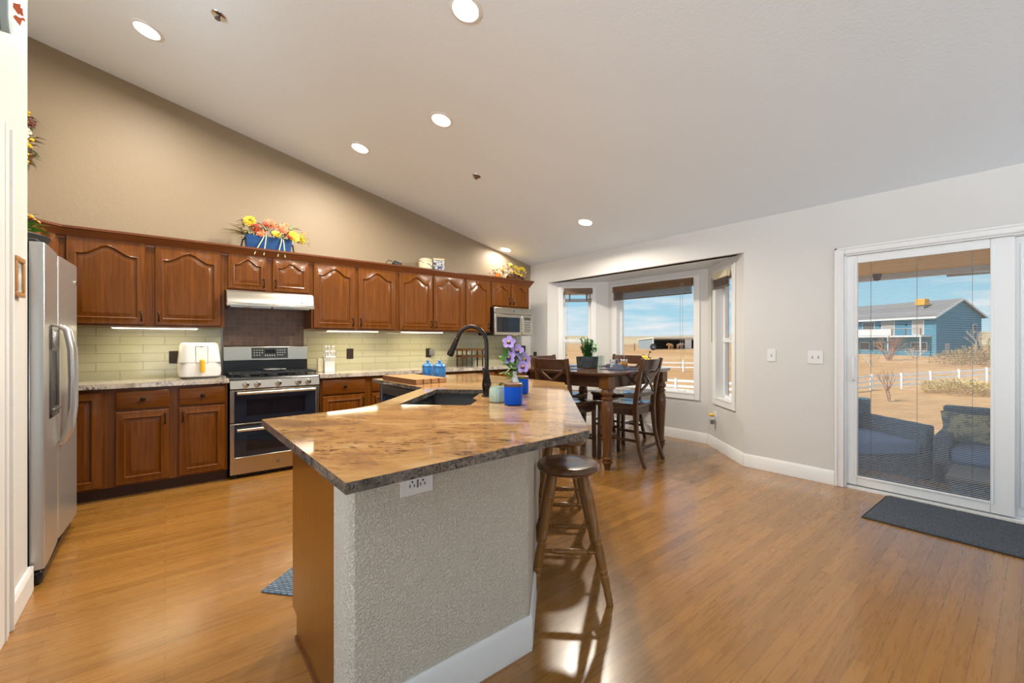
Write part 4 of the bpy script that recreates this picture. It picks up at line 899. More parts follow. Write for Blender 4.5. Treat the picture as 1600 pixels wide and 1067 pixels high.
# local x points across the sink
b = MB(); b.lathe([(0.030, 0), (0.030, 0.006), (0.024, 0.012), (0.021, 0.03), (0.026, 0.05), (0.028, 0.075), (0.024, 0.10), (0.019, 0.115), (0.020, 0.125), (0.014, 0.14), (0.0135, 0.16)], n=20); b.build('faucet_body', M['bronze'], root)
pts = [(0, 0, 0.15), (0, 0, 0.29)] + [(0.092 - 0.092*math.cos(a), 0, 0.312 + 0.108*math.sin(a)) for a in [R(q) for q in range(0, 161, 16)]]
b = MB(); b.tube(pts, 0.0125, 12); sp = b.build('spout', M['bronze'], root)
e0 = Vector(pts[-1]); e1 = e0 + Vector((0.048, 0, -0.105))
b = MB(); b.lathe_to(e0, e1, [(0.014, 0), (0.016, 0.02), (0.016, 0.08), (0.0145, 0.12), (0.0165, 0.3), (0.019, 0.72), (0.021, 0.76), (0.0205, 0.95), (0.017, 1.0)], 16); b.build('spray_head', M['bronze'], root)
b = MB(); b.tube([(0, 0, 0.085), (0.004, 0.026, 0.09), (0.006, 0.034, 0.105), (0.010, 0.036, 0.14), (0.014, 0.036, 0.175)], [0.011, 0.011, 0.009, 0.0075, 0.006], 10); b.build('lever', M['bronze'], root)

# ================================================================== THINGS ON THE COUNTERS
root = thing('air_fryer', 'white air fryer with a mustard yellow handle on the left counter', 'air fryer', (0.245, 4.86, 0.914), R(4))
def rrect(hx, hy, r, z, n=6): return rr(hx, hy, r, z, n)
b = MB(); b.loft([rrect(0.130, 0.125, 0.05, 0.012), rrect(0.150, 0.145, 0.06, 0.022), rrect(0.156, 0.150, 0.06, 0.06), rrect(0.150, 0.146, 0.06, 0.16), rrect(0.138, 0.138, 0.055, 0.29), rrect(0.130, 0.132, 0.05, 0.312), rrect(0.115, 0.118, 0.045, 0.322)]); b.build('body', M['white_plastic'], root)
b = MB(); b.loft([rrect(0.125, 0.12, 0.05, 0.0), rrect(0.13, 0.125, 0.05, 0.014)]); b.build('base_ring', M['grey_plastic'], root)
def fy(z): return -(0.150 + (z - 0.06)*(-0.012)/0.23) - 0.0005
b = MB(); b.M = Matrix.Translation((0, 0, 0)); 
def tilted(b, x0, x1, z0, z1, o0, o1): return b.prism_x([(fy(z0) - o0, z0), (fy(z0) + o1, z0), (fy(z1) + o1, z1), (fy(z1) - o0, z1)], x0, x1)
tilted(b, -0.052, 0.056, 0.128, 0.296, 0.0015, 0.02); w_ = b.build('basket_window_rim', M['grey_plastic'], root, bevel=0.012)
b = MB(); tilted(b, -0.049, 0.053, 0.131, 0.293, 0.0025, 0.02); w_ = b.build('basket_front', M['white_plastic'], root, bevel=0.012)
b = MB(); tilted(b, -0.007, 0.008, 0.281, 0.286, 0.004, 0.0); b.build('logo_mark', M['grey_plastic'], w_)
b = MB(); b.box(-0.013, 0.020, -0.196, -0.140, 0.055, 0.172); b.build('handle', M['yellow'], root, bevel=0.012, seg=3)
b = MB(); b.tube([(0.145, 0.09, 0.10), (0.175, 0.10, 0.09), (0.18, 0.10, 0.03), (0.168, 0.06, 0.006), (0.19, 0.0, 0.005), (0.19, -0.06, 0.005)], 0.0035, 7); b.build('power_cord', M['white_plastic'], root)
b = MB(); b.prism_y([(-0.158, 0.1435), (0.158, 0.1435), (0.158, 0.1455), (-0.158, 0.1455)], -0.1475, -0.1); b.build('seam', M['grey_plastic'], root)

root = thing('knife_block', 'white knife block full of white handled knives beside the range', 'knife block', (1.385, 4.90, 0.914), R(-6))
b = MB(); b.prism_x([(-0.075, 0), (0.075, 0), (0.075, 0.155), (0.03, 0.20), (-0.075, 0.115)], -0.045, 0.055); b.build('block', M['white_plastic'], root, bevel=0.004)
MB().box(-0.105, -0.046, -0.02, 0.07, 0, 0.15).build('side_pocket', M['cream'], root, bevel=0.006)
rnd = random.Random(2)
for r_, (n, z, y, L) in enumerate(((6, 0.122, -0.068, 0.06), (4, 0.15, -0.028, 0.10), (3, 0.178, 0.004, 0.13))):
    for k in range(n):
        x = -0.035 + 0.08*k/(n - 1); p = Vector((x, y, z)); d = Vector((rnd.uniform(-0.1, 0.1), -0.55, 0.75)).normalized()
        o = MB().sweep([p - d*0.015, p + d*L*0.5, p + d*L], [0.011, 0.012, 0.014], [0.016, 0.018, 0.02], up=(1, 0, 0)).build('knife', M['white_plastic'], root, bevel=0.003)
        b = MB()
        for q in (0.35, 0.7): b.sphere(p + d*L*q + Vector((0, -0.0095, -0.006)), 0.0025, 6, 4)
        b.build('rivets', M['steel_dark'], o)
def canister(label, x, y, r=0.05, h=0.105):
    root = thing('canister', label, 'canister', (x, y, 0.914), 0, 'blue lidded canisters')
    MB().lathe([(r*0.92, 0), (r, 0.008), (r, h*0.86), (r*0.95, h*0.93), (r*0.95, h)], n=28).build('jar', M['blue_ceramic'], root)
    MB().lathe([(r*1.02, h - 0.004), (r*1.05, h + 0.004), (r*0.95, h + 0.012), (r*0.5, h + 0.025), (r*0.18, h + 0.03), (r*0.2, h + 0.038), (r*0.3, h + 0.045), (r*0.2, h + 0.054), (0.001, h + 0.056)], n=24).build('lid', M['blue_ceramic'], root)
    b = MB(); 
    for s in (-1, 1): b.tube([(s*r*0.98, 0, h*0.72), (s*r*1.13, 0, h*0.82), (s*r*1.15, 0, h*0.98), (s*r*1.0, 0, h + 0.005)], 0.0022, 6)
    b.build('wire_clasp', M['steel_dark'], root)
canister('blue canister farther from the sink, left of its twin', 1.885, 3.56); canister('blue canister nearer the sink, right of its twin', 1.895, 3.36, 0.055, 0.112)
root = thing('cutting_board', 'striped butcher block cutting board on the island corner', 'cutting board', (1.615, 3.30, 0.914), R(1.5))
b = MB(); x = -0.145; W = [(0.052, 0), (0.012, 1), (0.052, 0), (0.012, 1), (0.05, 0), (0.012, 1), (0.10, 0)]; W = [(0.018, 1), (0.055, 0), (0.014, 1), (0.055, 0), (0.014, 1), (0.055, 0), (0.014, 1), (0.065, 0)]
for w, k in W: b.box(x, x + w, -0.285, 0.285, 0.002, 0.038, mat=k); x += w
b.build('board', [M['board_light'], M['board_dark']], root)
def candle(name, label, x, y, r, h, lid, group=None):
    root = thing(name, label, 'candle', (x, y, 0.914), 0, group)
    return root
for lab, x, y in (('cobalt blue candle jar with wooden lid, the nearer of two', 1.414, 1.735), ('cobalt blue candle jar with wooden lid, the farther of two', 1.752, 2.072)):
    root = thing('candle_jar', lab, 'candle', (x, y, 0.914), 0, 'blue candle jars')
    b = MB(); b.lathe([(0.040, 0), (0.047, 0.004), (0.048, 0.012), (0.048, 0.094), (0.047, 0.096), (0.044, 0.096)], n=32); b.build('glass_jar', M['blue_glass'], root)
    MB().lathe([(0.043, 0.0965), (0.0485, 0.0965), (0.049, 0.100), (0.049, 0.110), (0.046, 0.112), (0.001, 0.112)], n=32).build('wooden_lid', M['lid_wood'], root)
root = thing('candle_jar', 'pale green ribbed glass candle beside the faucet', 'candle', (1.405, 1.862, 0.914))
def ribs(r, z, a=0.03, n=64): return [(r*(1 + a*math.cos(16*2*PI*i/n))*math.cos(2*PI*i/n), r*(1 + a*math.cos(16*2*PI*i/n))*math.sin(2*PI*i/n), z) for i in range(n)]
b = MB(); b.loft([ribs(0.034, 0, 0.0), ribs(0.041, 0.006), ribs(0.043, 0.03), ribs(0.042, 0.07), ribs(0.038, 0.08, 0.01), ribs(0.038, 0.084, 0)]); b.build('glass_jar', M['green_glass'], root)
b = MB(); b.loft([ribs(0.038, 0.084, 0), ribs(0.039, 0.086, 0.02), ribs(0.038, 0.102, 0.02), ribs(0.030, 0.106, 0.0), ribs(0.004, 0.108, 0)]); b.build('rim', M['clear'], root)
# pansies in a slim white bottle
root = thing('flower_vase', 'slim white bottle of lilac pansies behind the candles', 'vase', (1.63, 1.985, 0.914))
MB().lathe([(0.022, 0), (0.027, 0.006), (0.027, 0.085), (0.018, 0.11), (0.012, 0.125), (0.013, 0.15), (0.011, 0.15)], n=20).build('bottle', M['white_plastic'], root)
rnd = random.Random(11)
b = MB(); sites = []
vr = Vector((0.7769, -0.6298, 0)); vf = Vector((-0.6298, -0.7769, 0))       # sideways, toward the island front
for (sx, sz, sf) in ((-0.035, 0.325, 0.01), (0.015, 0.275, 0.0), (-0.035, 0.235, 0.03), (0.055, 0.225, 0.01), (0.05, 0.18, 0.03), (0.0, 0.365, 0.0), (0.03, 0.24, -0.02)):
    p = vr*sx + vf*sf + Vector((0, 0, sz)); sites.append(p); b.tube([(0, 0, 0.13), p*0.5 + Vector((0, 0, 0.09)), p], 0.0022, 5)
st = b.build('stems', M['leaf_green'], root)
for k, p in enumerate(sites[:5]):
    d = vf + Vector((rnd.uniform(-.3, .3), rnd.uniform(-.3, .3), rnd.uniform(-0.1, 0.5)))
    f = blossom(p, d, 0.040, 5, M['f_lilac'], root, M['f_yellow'], 1, 'pansy', 1.05)
    b = MB(); dn = d.normalized()
    for s in (-1, 0, 1): b.leaf(p + dn*0.012, Vector((0, 0, -1)) + vr*s*0.8, 0.022, 0.014, up=tuple(dn))
    b.build('dark_eye', M['f_purple'], f, normals=False)
blossom(sites[5], Vector((0, 0, 1)), 0.022, 5, M['f_white'], root, M['leaf_bright'], 1, 'bud')
b = MB()
for k in range(46):
    s = rnd.random(); p = vr*rnd.uniform(-0.075, 0.03) + vf*rnd.uniform(-0.02, 0.05) + Vector((0, 0, 0.08 + 0.2*s)); b.petal(p, Vector((rnd.uniform(-1, 1), rnd.uniform(-1, 1), rnd.uniform(-0.4, 0.8))), 0.055, 0.034, mat=k % 2)
b.build('foliage', [M['leaf_bright'], M['leaf_green']], root, normals=False)
# two tier wooden rack
root = thing('countertop_rack', 'small two tier dark wooden rack on the back counter', 'rack', (3.25, 4.90, 0.914))
b = MB()
for z in (0.118, 0.212):
    b.box(-0.19, 0.19, -0.075, 0.075, z, z + 0.010); b.box(-0.19, 0.19, -0.08, -0.07, z, z + 0.028); b.box(-0.19, 0.19, 0.07, 0.08, z, z + 0.028)
b.build('shelf', M['table_leg'], root)
for x in (-0.18, -0.03, 0.15):
    for y in (-0.065, 0.065): MB().box(x - 0.007, x + 0.007, y - 0.007, y + 0.007, 0, 0.215).build('post', M['table_wood'], root)
root = thing('water_bottle', 'clear glass carafe standing in front of the wooden rack', 'carafe', (3.12, 4.72, 0.914))
MB().lathe([(0.055, 0), (0.06, 0.01), (0.06, 0.16), (0.03, 0.22), (0.025, 0.30), (0.03, 0.31), (0.024, 0.30), (0.028, 0.22), (0.055, 0.158), (0.055, 0.015), (0.002, 0.012)], n=22).build('glass', M['clear'], root)
# coffee maker at the end of the counter
root = thing('coffee_maker', 'black coffee maker at the far right end of the counter', 'coffee maker', (4.09, 4.90, 0.914), R(-12))
b = MB(); b.box(-0.085, 0.085, -0.12, 0.12, 0, 0.035); b.build('base', M['black'], root, bevel=0.008)
b = MB(); b.box(-0.085, 0.085, 0.03, 0.12, 0.035, 0.26); b.build('tower', M['black'], root, bevel=0.008)
b = MB(); b.box(-0.085, 0.085, -0.12, 0.12, 0.20, 0.275); b.build('brew_head', M['black'], root, bevel=0.012)
MB().box(0.062, 0.088, -0.122, -0.05, 0.0, 0.27).build('steel_band', M['steel'], root, bevel=0.004)
b = MB().lathe([(0.045, 0.037), (0.058, 0.06), (0.058, 0.11), (0.04, 0.15), (0.045, 0.16)], (0, -0.045, 0), 20); b.build('carafe', M['oven_glass'], root)

# ------------------------------------------------------------------ on top of the wall cabinets
CT = 2.142
def arrangement(root, flowers, fol, rnd, spread):
    for (x, y, z, r, m_, cm, ly, pt) in flowers:
        d = Vector((x*1.2, -0.9 + rnd.uniform(-0.3, 0.3), 0.45 + rnd.uniform(-0.2, 0.3))); blossom((x, y, z), d, r, pt, M[m_], root, M[cm], ly)
rnd = random.Random(7)
b = MB(); b.box(-0.635, 4.19, 4.785, 5.09, 2.10, 2.112); o = b.build('cabinet_top_board', M['cherry_dark']); tag(o, 'flat board closing the top of the wall cabinets', 'board')
TZ = 2.112
root = thing('flower_box', 'blue wooden box of yellow and coral flowers above the range cabinets', 'flower arrangement', (0.805, 4.86, TZ))
b = MB(); b.loft([[(-0.185, -0.06, 0.0), (0.185, -0.06, 0.0), (0.185, 0.06, 0.0), (-0.185, 0.06, 0.0)], [(-0.20, -0.075, 0.165), (0.20, -0.075, 0.165), (0.20, 0.075, 0.165), (-0.20, 0.075, 0.165)], [(-0.19, -0.065, 0.165), (0.19, -0.065, 0.165), (0.19, 0.065, 0.165), (-0.19, 0.065, 0.165)], [(-0.18, -0.055, 0.12), (0.18, -0.055, 0.12), (0.18, 0.055, 0.12), (-0.18, 0.055, 0.12)]]); b.build('box', M['blue_wood'], root)
for s in (-1, 1):
    b = MB(); b.tube([(s*0.195, 0, 0.14), (s*0.22, 0, 0.12), (s*0.232, 0, 0.05), (s*0.225, 0, 0.01)], 0.008, 7); b.build('handle', M['black_matte'], root)
F_ = [(-0.165, -0.03, 0.30, 0.055, 'f_yellow', 'f_yellow', 3, 10), (-0.125, -0.05, 0.24, 0.05, 'f_red', 'f_brown', 2, 8), (-0.08, -0.06, 0.195, 0.045, 'f_coral', 'f_orange', 2, 8), (0.01, -0.04, 0.30, 0.055, 'f_coral', 'f_red', 3, 9), (0.115, -0.05, 0.265, 0.058, 'f_coral', 'f_red', 3, 9), (0.155, -0.02, 0.31, 0.035, 'f_coral', 'f_red', 2, 7), (0.055, -0.08, 0.20, 0.042, 'f_yellow', 'f_orange', 2, 8), (0.215, -0.05, 0.205, 0.06, 'f_yellow', 'f_orange', 3, 11), (0.175, -0.07, 0.195, 0.035, 'f_red', 'f_brown', 2, 8), (-0.03, -0.05, 0.29, 0.035, 'f_red', 'f_brown', 2, 7), (0.30, 0.0, 0.2, 0.045, 'f_lemon', 'f_lemon', 2, 10)]
arrangement(root, F_, None, rnd, 0.3)
b = MB()
for k in range(150):
    x = rnd.uniform(-0.22, 0.24); p = Vector((x, rnd.uniform(-0.07, 0.07), rnd.uniform(0.15, 0.30))); b.leaf(p, Vector((x*4 + rnd.uniform(-1, 1), rnd.uniform(-1, 0.6), rnd.uniform(-0.1, 1.0))), rnd.uniform(0.05, 0.10), rnd.uniform(0.012, 0.03), mat=rnd.choice((0, 0, 1, 2)))
b.build('foliage', [M['leaf_dry'], M['leaf_green'], M['grass_pale']], root, normals=False)
b = MB()
for s, n in ((-1, 16), (1, 30)):
    for k in range(n):
        d = Vector((s*rnd.uniform(0.5, 1.0), rnd.uniform(-0.3, 0.2), rnd.uniform(-0.1, 0.5))); p = Vector((s*0.17, 0, 0.17)); L = rnd.uniform(0.14, 0.24)
        b.leaf(p, d, L, 0.006, mat=0 if s < 0 else 1, bend=0.08)
        if s > 0:
            for q in (0.6, 0.75, 0.9): b.leaf(p + d.normalized()*L*q, d + Vector((0, 0, rnd.uniform(-1, 1))), 0.03, 0.012, mat=1)
b.build('grass_spray', [M['leaf_dry'], M['f_lemon']], root, normals=False)
for x, dx in ((-0.04, -0.10), (-0.03, -0.03), (0.11, -0.05), (0.115, 0.01)):
    b = MB(); pts = [(x, -0.07, 0.19), (x + dx*0.3, -0.105, 0.12), (x + dx*0.75, -0.125, 0.03), (x + dx, -0.13, -0.03)]; b.sweep(pts, 0.008, 0.0015, up=(0, 1, 0.2)); b.build('ribbon_grass', M['grass_pale'], root)
# right end arrangement
root = thing('flower_arrangement', 'basket of golden and cream flowers at the right end of the cabinets', 'flower arrangement', (3.93, 4.87, TZ))
MB().lathe([(0.07, 0), (0.09, 0.04), (0.10, 0.11), (0.09, 0.11), (0.08, 0.03), (0.002, 0.02)], n=20).build('basket', M['table_leg'], root)
F2 = []
for k in range(26):
    x = rnd.uniform(-0.30, 0.22); z = rnd.uniform(0.03, 0.27 - abs(x)*0.45); m_ = 'f_lemon' if (x > -0.05 and z > 0.12) else rnd.choice(('f_white', 'f_white', 'f_yellow', 'f_orange')) if x < 0.1 else rnd.choice(('f_white', 'f_brown'))
    F2.append((x, rnd.uniform(-0.10, 0.06), z, rnd.uniform(0.028, 0.048), m_, 'f_yellow' if m_ != 'f_brown' else 'f_brown', 2, 8))
arrangement(root, F2, None, rnd, 0.3)
b = MB()
for k in range(170):
    x = rnd.uniform(-0.33, 0.26); p = Vector((x, rnd.uniform(-0.09, 0.08), rnd.uniform(0.02, 0.28 - abs(x)*0.45))); b.leaf(p, Vector((x*3 + rnd.uniform(-1, 1), rnd.uniform(-1, 0.6), rnd.uniform(-0.4, 1.0))), rnd.uniform(0.035, 0.07), rnd.uniform(0.012, 0.03), mat=rnd.choice((0, 0, 1, 2)))
b.build('foliage', [M['leaf_dry'], M['f_orange'], M['leaf_dark']], root, normals=False)
# crock, patterned tin, clip lamp
root = thing('crock', 'cream ceramic crock with wire bail on top of the cabinets', 'crock', (2.553, 4.88, TZ))
MB().lathe([(0.078, 0), (0.084, 0.01), (0.084, 0.135), (0.078, 0.145), (0.082, 0.15), (0.08, 0.165), (0.06, 0.18), (0.001, 0.183)], n=26).build('jar', M['cream'], root)
MB().tube([(-0.086, -0.01, 0.14), (-0.06, -0.06, 0.118), (0.0, -0.087, 0.10), (0.05, -0.072, 0.075), (0.085, -0.01, 0.09)], 0.0035, 7).build('wire_bail', M['bronze'], root)
root = thing('tin', 'blue and white patterned tin beside the cream crock', 'tin', (2.745, 4.90, TZ), R(-18))
MB().box(-0.07, 0.07, -0.05, 0.05, 0, 0.175).build('tin_body', M['delft'], root, bevel=0.006); MB().box(-0.073, 0.073, -0.053, 0.053, 0.175, 0.20).build('tin_lid', M['cream'], root, bevel=0.006)
root = thing('clip_lamp', 'small black lamp with a curled cord lying on the cabinets', 'lamp', (2.12, 4.86, TZ))
b = MB(); b.lathe_to((-0.01, 0, 0.08), (0.07, -0.02, 0.03), [(0.02, 0), (0.034, 0.1), (0.04, 0.5), (0.05, 1.0)], 16); b.build('shade', M['black_matte'], root); MB().lathe([(0.05, 0), (0.05, 0.012), (0.02, 0.018), (0.012, 0.05), (0.012, 0.075)], n=16).build('stand', M['black_matte'], root)
MB().tube([(-0.02, 0, 0.09), (-0.06, 0, 0.10), (-0.09, 0, 0.07), (-0.085, 0.0, 0.03), (-0.05, 0.0, 0.008)], 0.005, 7).build('cord', M['black_matte'], root)
# autumn swag on the tan wall, half behind the partition
root = thing('wall_swag', 'autumn leaf swag on the tan wall behind the white wall end', 'wall decoration', (-0.87, 5.045, 2.87))
b = MB()
for k in range(70):
    a = rnd.uniform(-0.22, 0.2); p = Vector((rnd.uniform(-0.08, 0.05), rnd.uniform(-0.05, 0.03), a)); b.leaf(p, Vector((rnd.uniform(-0.6, 1.0), rnd.uniform(-0.6, 0.1), rnd.uniform(-1, 0.8))), rnd.uniform(0.06, 0.11), rnd.uniform(0.025, 0.045), mat=rnd.choice((0, 0, 1, 2)))
b.build('leaves', [M['f_brown'], M['leaf_dark'], M['leaf_dry']], root, normals=False)
for z, x in ((-0.20, 0.015), (0.13, 0.03), (-0.06, 0.04)):
    b = MB()
    for k in range(16): b.sphere((x + rnd.uniform(-0.025, 0.025), -0.06 + rnd.uniform(-0.02, 0.02), z + rnd.uniform(-0.045, 0.045)), 0.010, 6, 4)
    b.build('berries', M['f_yellow'], root)
blossom((0.0, -0.06, 0.02), (0.6, -1, 0), 0.06, 8, M['f_white'], root, M['f_yellow'], 2); blossom((0.05, -0.06, 0.09), (0.6, -1, 0.2), 0.04, 8, M['f_brown'], root, M['f_brown'], 2)
# picture and hanging ornament on the partition
root = thing('picture_frame', 'small oak picture frame on the white wall end', 'picture', (-0.527, 2.915, 1.535), R(90))
b = MB(); b.box(-0.075, 0.075, -0.022, -0.002, -0.09, -0.068); b.box(-0.075, 0.075, -0.022, -0.002, 0.068, 0.09); b.box(-0.075, -0.053, -0.022, -0.002, -0.068, 0.068); b.box(0.053, 0.075, -0.022, -0.002, -0.068, 0.068); b.build('frame', M['oak_frame'], root, bevel=0.004)
MB().box(-0.055, 0.055, -0.012, -0.002, -0.07, 0.07).build('print', M['print'], root)
root = thing('wall_ornament', 'pale blue hanging wooden ornament cut by the upper left corner', 'wall decoration', (-0.527, 2.715, 2.62), R(90))
b = MB(); b.prism_y([(-0.06, 0.3), (-0.06, -0.05), (-0.03, -0.105), (0.0, -0.09), (0.022, -0.06), (0.012, 0.3)], -0.03, -0.004); b.build('board', mat('weathered_blue', (0.33, 0.42, 0.46), 0.7), root, bevel=0.004)
b = MB()
for k in range(8): b.leaf((0.03 + 0.012*k, -0.02, 0.04 + rnd.uniform(0, 0.05)), (1, rnd.uniform(-0.5, 0), rnd.uniform(-0.3, 0.6)), 0.06, 0.03)
b.build('leaves', M['f_coral'], root, normals=False)

# ================================================================== FLOOR MATS
root = thing('door_mat', 'grey pile door mat in front of the sliding door', 'mat', (4.150, 0.22, 0), R(-1.5))
b = MB(); rn = random.Random(3)
def pile(u, v):
    x = -0.33 + 0.66*u; y = -0.56 + 1.12*v; e = min(u, 1-u)*0.66; f = min(v, 1-v)*1.12; k = min(1, min(e, f)/0.018); return (x, y, 0.004 + 0.017*math.sqrt(k) + rn.uniform(-0.0016, 0.0016))
b.grid(pile, 90, 130); b.build('pile', M['mat_grey'], root, sharp=80)
MB().box(-0.34, 0.34, -0.57, 0.57, 0.0, 0.008).build('backing', M['black_matte'], root, bevel=0.003)
root = thing('kitchen_mat', 'dark blue woven kitchen mat beside the island', 'mat', (0.765, 2.377, 0), R(-49))
# corner at the left; the rest runs along the sink front
b = MB(); b.box(-0.30, 0.16, -0.265, 0.70, 0.0, 0.010); b.build('weave', M['mat_weave'], root, bevel=0.004)

# ================================================================== BAR STOOLS
def make_stool():
    root = thing('bar_stool', 'x', 'bar stool', (0, 0, 0), 0, 'turned wooden bar stools along the island')
    MB().lathe([(0.002, 0.582), (0.145, 0.582), (0.155, 0.588), (0.162, 0.600), (0.160, 0.612), (0.152, 0.620), (0.142, 0.6225), (0.06, 0.618), (0.002, 0.617)], n=40).build('seat', M['stool_seat'], root)
    prof = [(0.016, 0), (0.0165, 0.02), (0.0175, 0.12), (0.0205, 0.19), (0.0215, 0.205), (0.0175, 0.215), (0.0175, 0.225), (0.022, 0.235), (0.022, 0.25), (0.0175, 0.262), (0.0205, 0.28), (0.0225, 0.36), (0.0205, 0.43), (0.0225, 0.445), (0.018, 0.455), (0.018, 0.465), (0.0225, 0.475), (0.0225, 0.49), (0.019, 0.50), (0.021, 0.56), (0.0235, 0.68), (0.0245, 0.80), (0.0248, 0.802), (0.023, 0.81), (0.024, 0.82), (0.022, 0.92), (0.018, 1.0)]
    feet = [(0.262*math.cos(a), 0.262*math.sin(a)) for a in (0, PI/2, PI, 3*PI/2)]; tops = [(0.105*math.cos(a), 0.105*math.sin(a)) for a in (0, PI/2, PI, 3*PI/2)]
    for (fx, fy_), (tx, ty) in zip(feet, tops): MB().lathe_to((fx, fy_, 0), (tx, ty, 0.585), prof, 14).build('leg', M['stool_wood'], root)
    rp = [(0.008, 0), (0.009, 0.18), (0.013, 0.2), (0.0105, 0.215), (0.013, 0.24), (0.0155, 0.5), (0.013, 0.76), (0.0105, 0.785), (0.013, 0.8), (0.009, 0.82), (0.008, 1.0)]
    def on_leg(i, z): t = z/0.585; return Vector((feet[i][0]*(1-t) + tops[i][0]*t, feet[i][1]*(1-t) + tops[i][1]*t, z))
    for i, zs in ((2, (0.225,)), (0, (0.225,)), (1, (0.275,)), (3, (0.275,))):
        for z in zs: MB().lathe_to(on_leg(i, z), on_leg((i+1) % 4, z), rp, 12).build('stretcher', M['stool_wood'], root)
    return root
st = make_stool(); st['label'] = 'turned wooden bar stool nearest the camera, fully in view'; st.location = (1.622, 1.540, 0); st.rotation_euler.z = R(2)
copy_tree(st, (2.03, 1.985, 0), R(2), 'turned wooden bar stool half hidden behind the nearest stool')
copy_tree(st, (2.43, 2.43, 0), R(-3), 'turned wooden bar stool by the far corner of the island, mostly hidden')

# ================================================================== DINING TABLE AND CHAIRS
TH_ = R(5.2); TC = (3.835, 3.245); TTOP = 0.945
tab = thing('dining_table', 'dark counter height dining table with turned legs by the bay', 'table', (*TC, 0), TH_)
hs = 0.545
def bowed(h, bow, r, z):
    o = []; N = 14
    for q in range(4):
        ang = q*PI/2
        for k in range(N):
            s = -1 + 2*k/N; x = s*h; y = -h - bow*(1 - s*s)
            o.append((x*math.cos(ang) - y*math.sin(ang), x*math.sin(ang) + y*math.cos(ang), z))
    return o
b = MB(); b.loft([bowed(0.615, 0.05, 0, TTOP - 0.034), bowed(0.622, 0.052, 0, TTOP - 0.026), bowed(0.628, 0.052, 0, TTOP - 0.008), bowed(0.622, 0.052, 0, TTOP)]); b.build('tabletop', M['table_top'], tab)
b = MB(); b.loft([bowed(0.56, 0.045, 0, TTOP - 0.15), bowed(0.56, 0.045, 0, TTOP - 0.034)]); b.build('apron', M['table_wood'], tab)
lp = [(0.024, 0.0), (0.026, 0.02), (0.034, 0.06), (0.047, 0.075), (0.047, 0.083), (0.04, 0.09), (0.04, 0.10), (0.050, 0.115), (0.050, 0.122), (0.038, 0.135), (0.036, 0.16), (0.041, 0.3), (0.050, 0.50), (0.055, 0.60), (0.052, 0.66), (0.042, 0.70), (0.038, 0.712), (0.052, 0.725), (0.052, 0.735), (0.040, 0.745), (0.040, 0.757), (0.055, 0.775), (0.057, 0.79), (0.048, 0.815), (0.044, 0.825), (0.044, 0.835)]
for sx in (-1, 1):
    for sy in (-1, 1):
        l_ = MB().lathe([(r*1.12, z*0.945) for r, z in lp], (sx*hs, sy*hs, 0), 20).build('leg', M['table_leg'], tab)
        MB().box(sx*hs - 0.058, sx*hs + 0.058, sy*hs - 0.058, sy*hs + 0.058, 0.785, TTOP - 0.034).build('leg_block', M['table_leg'], l_, bevel=0.006)
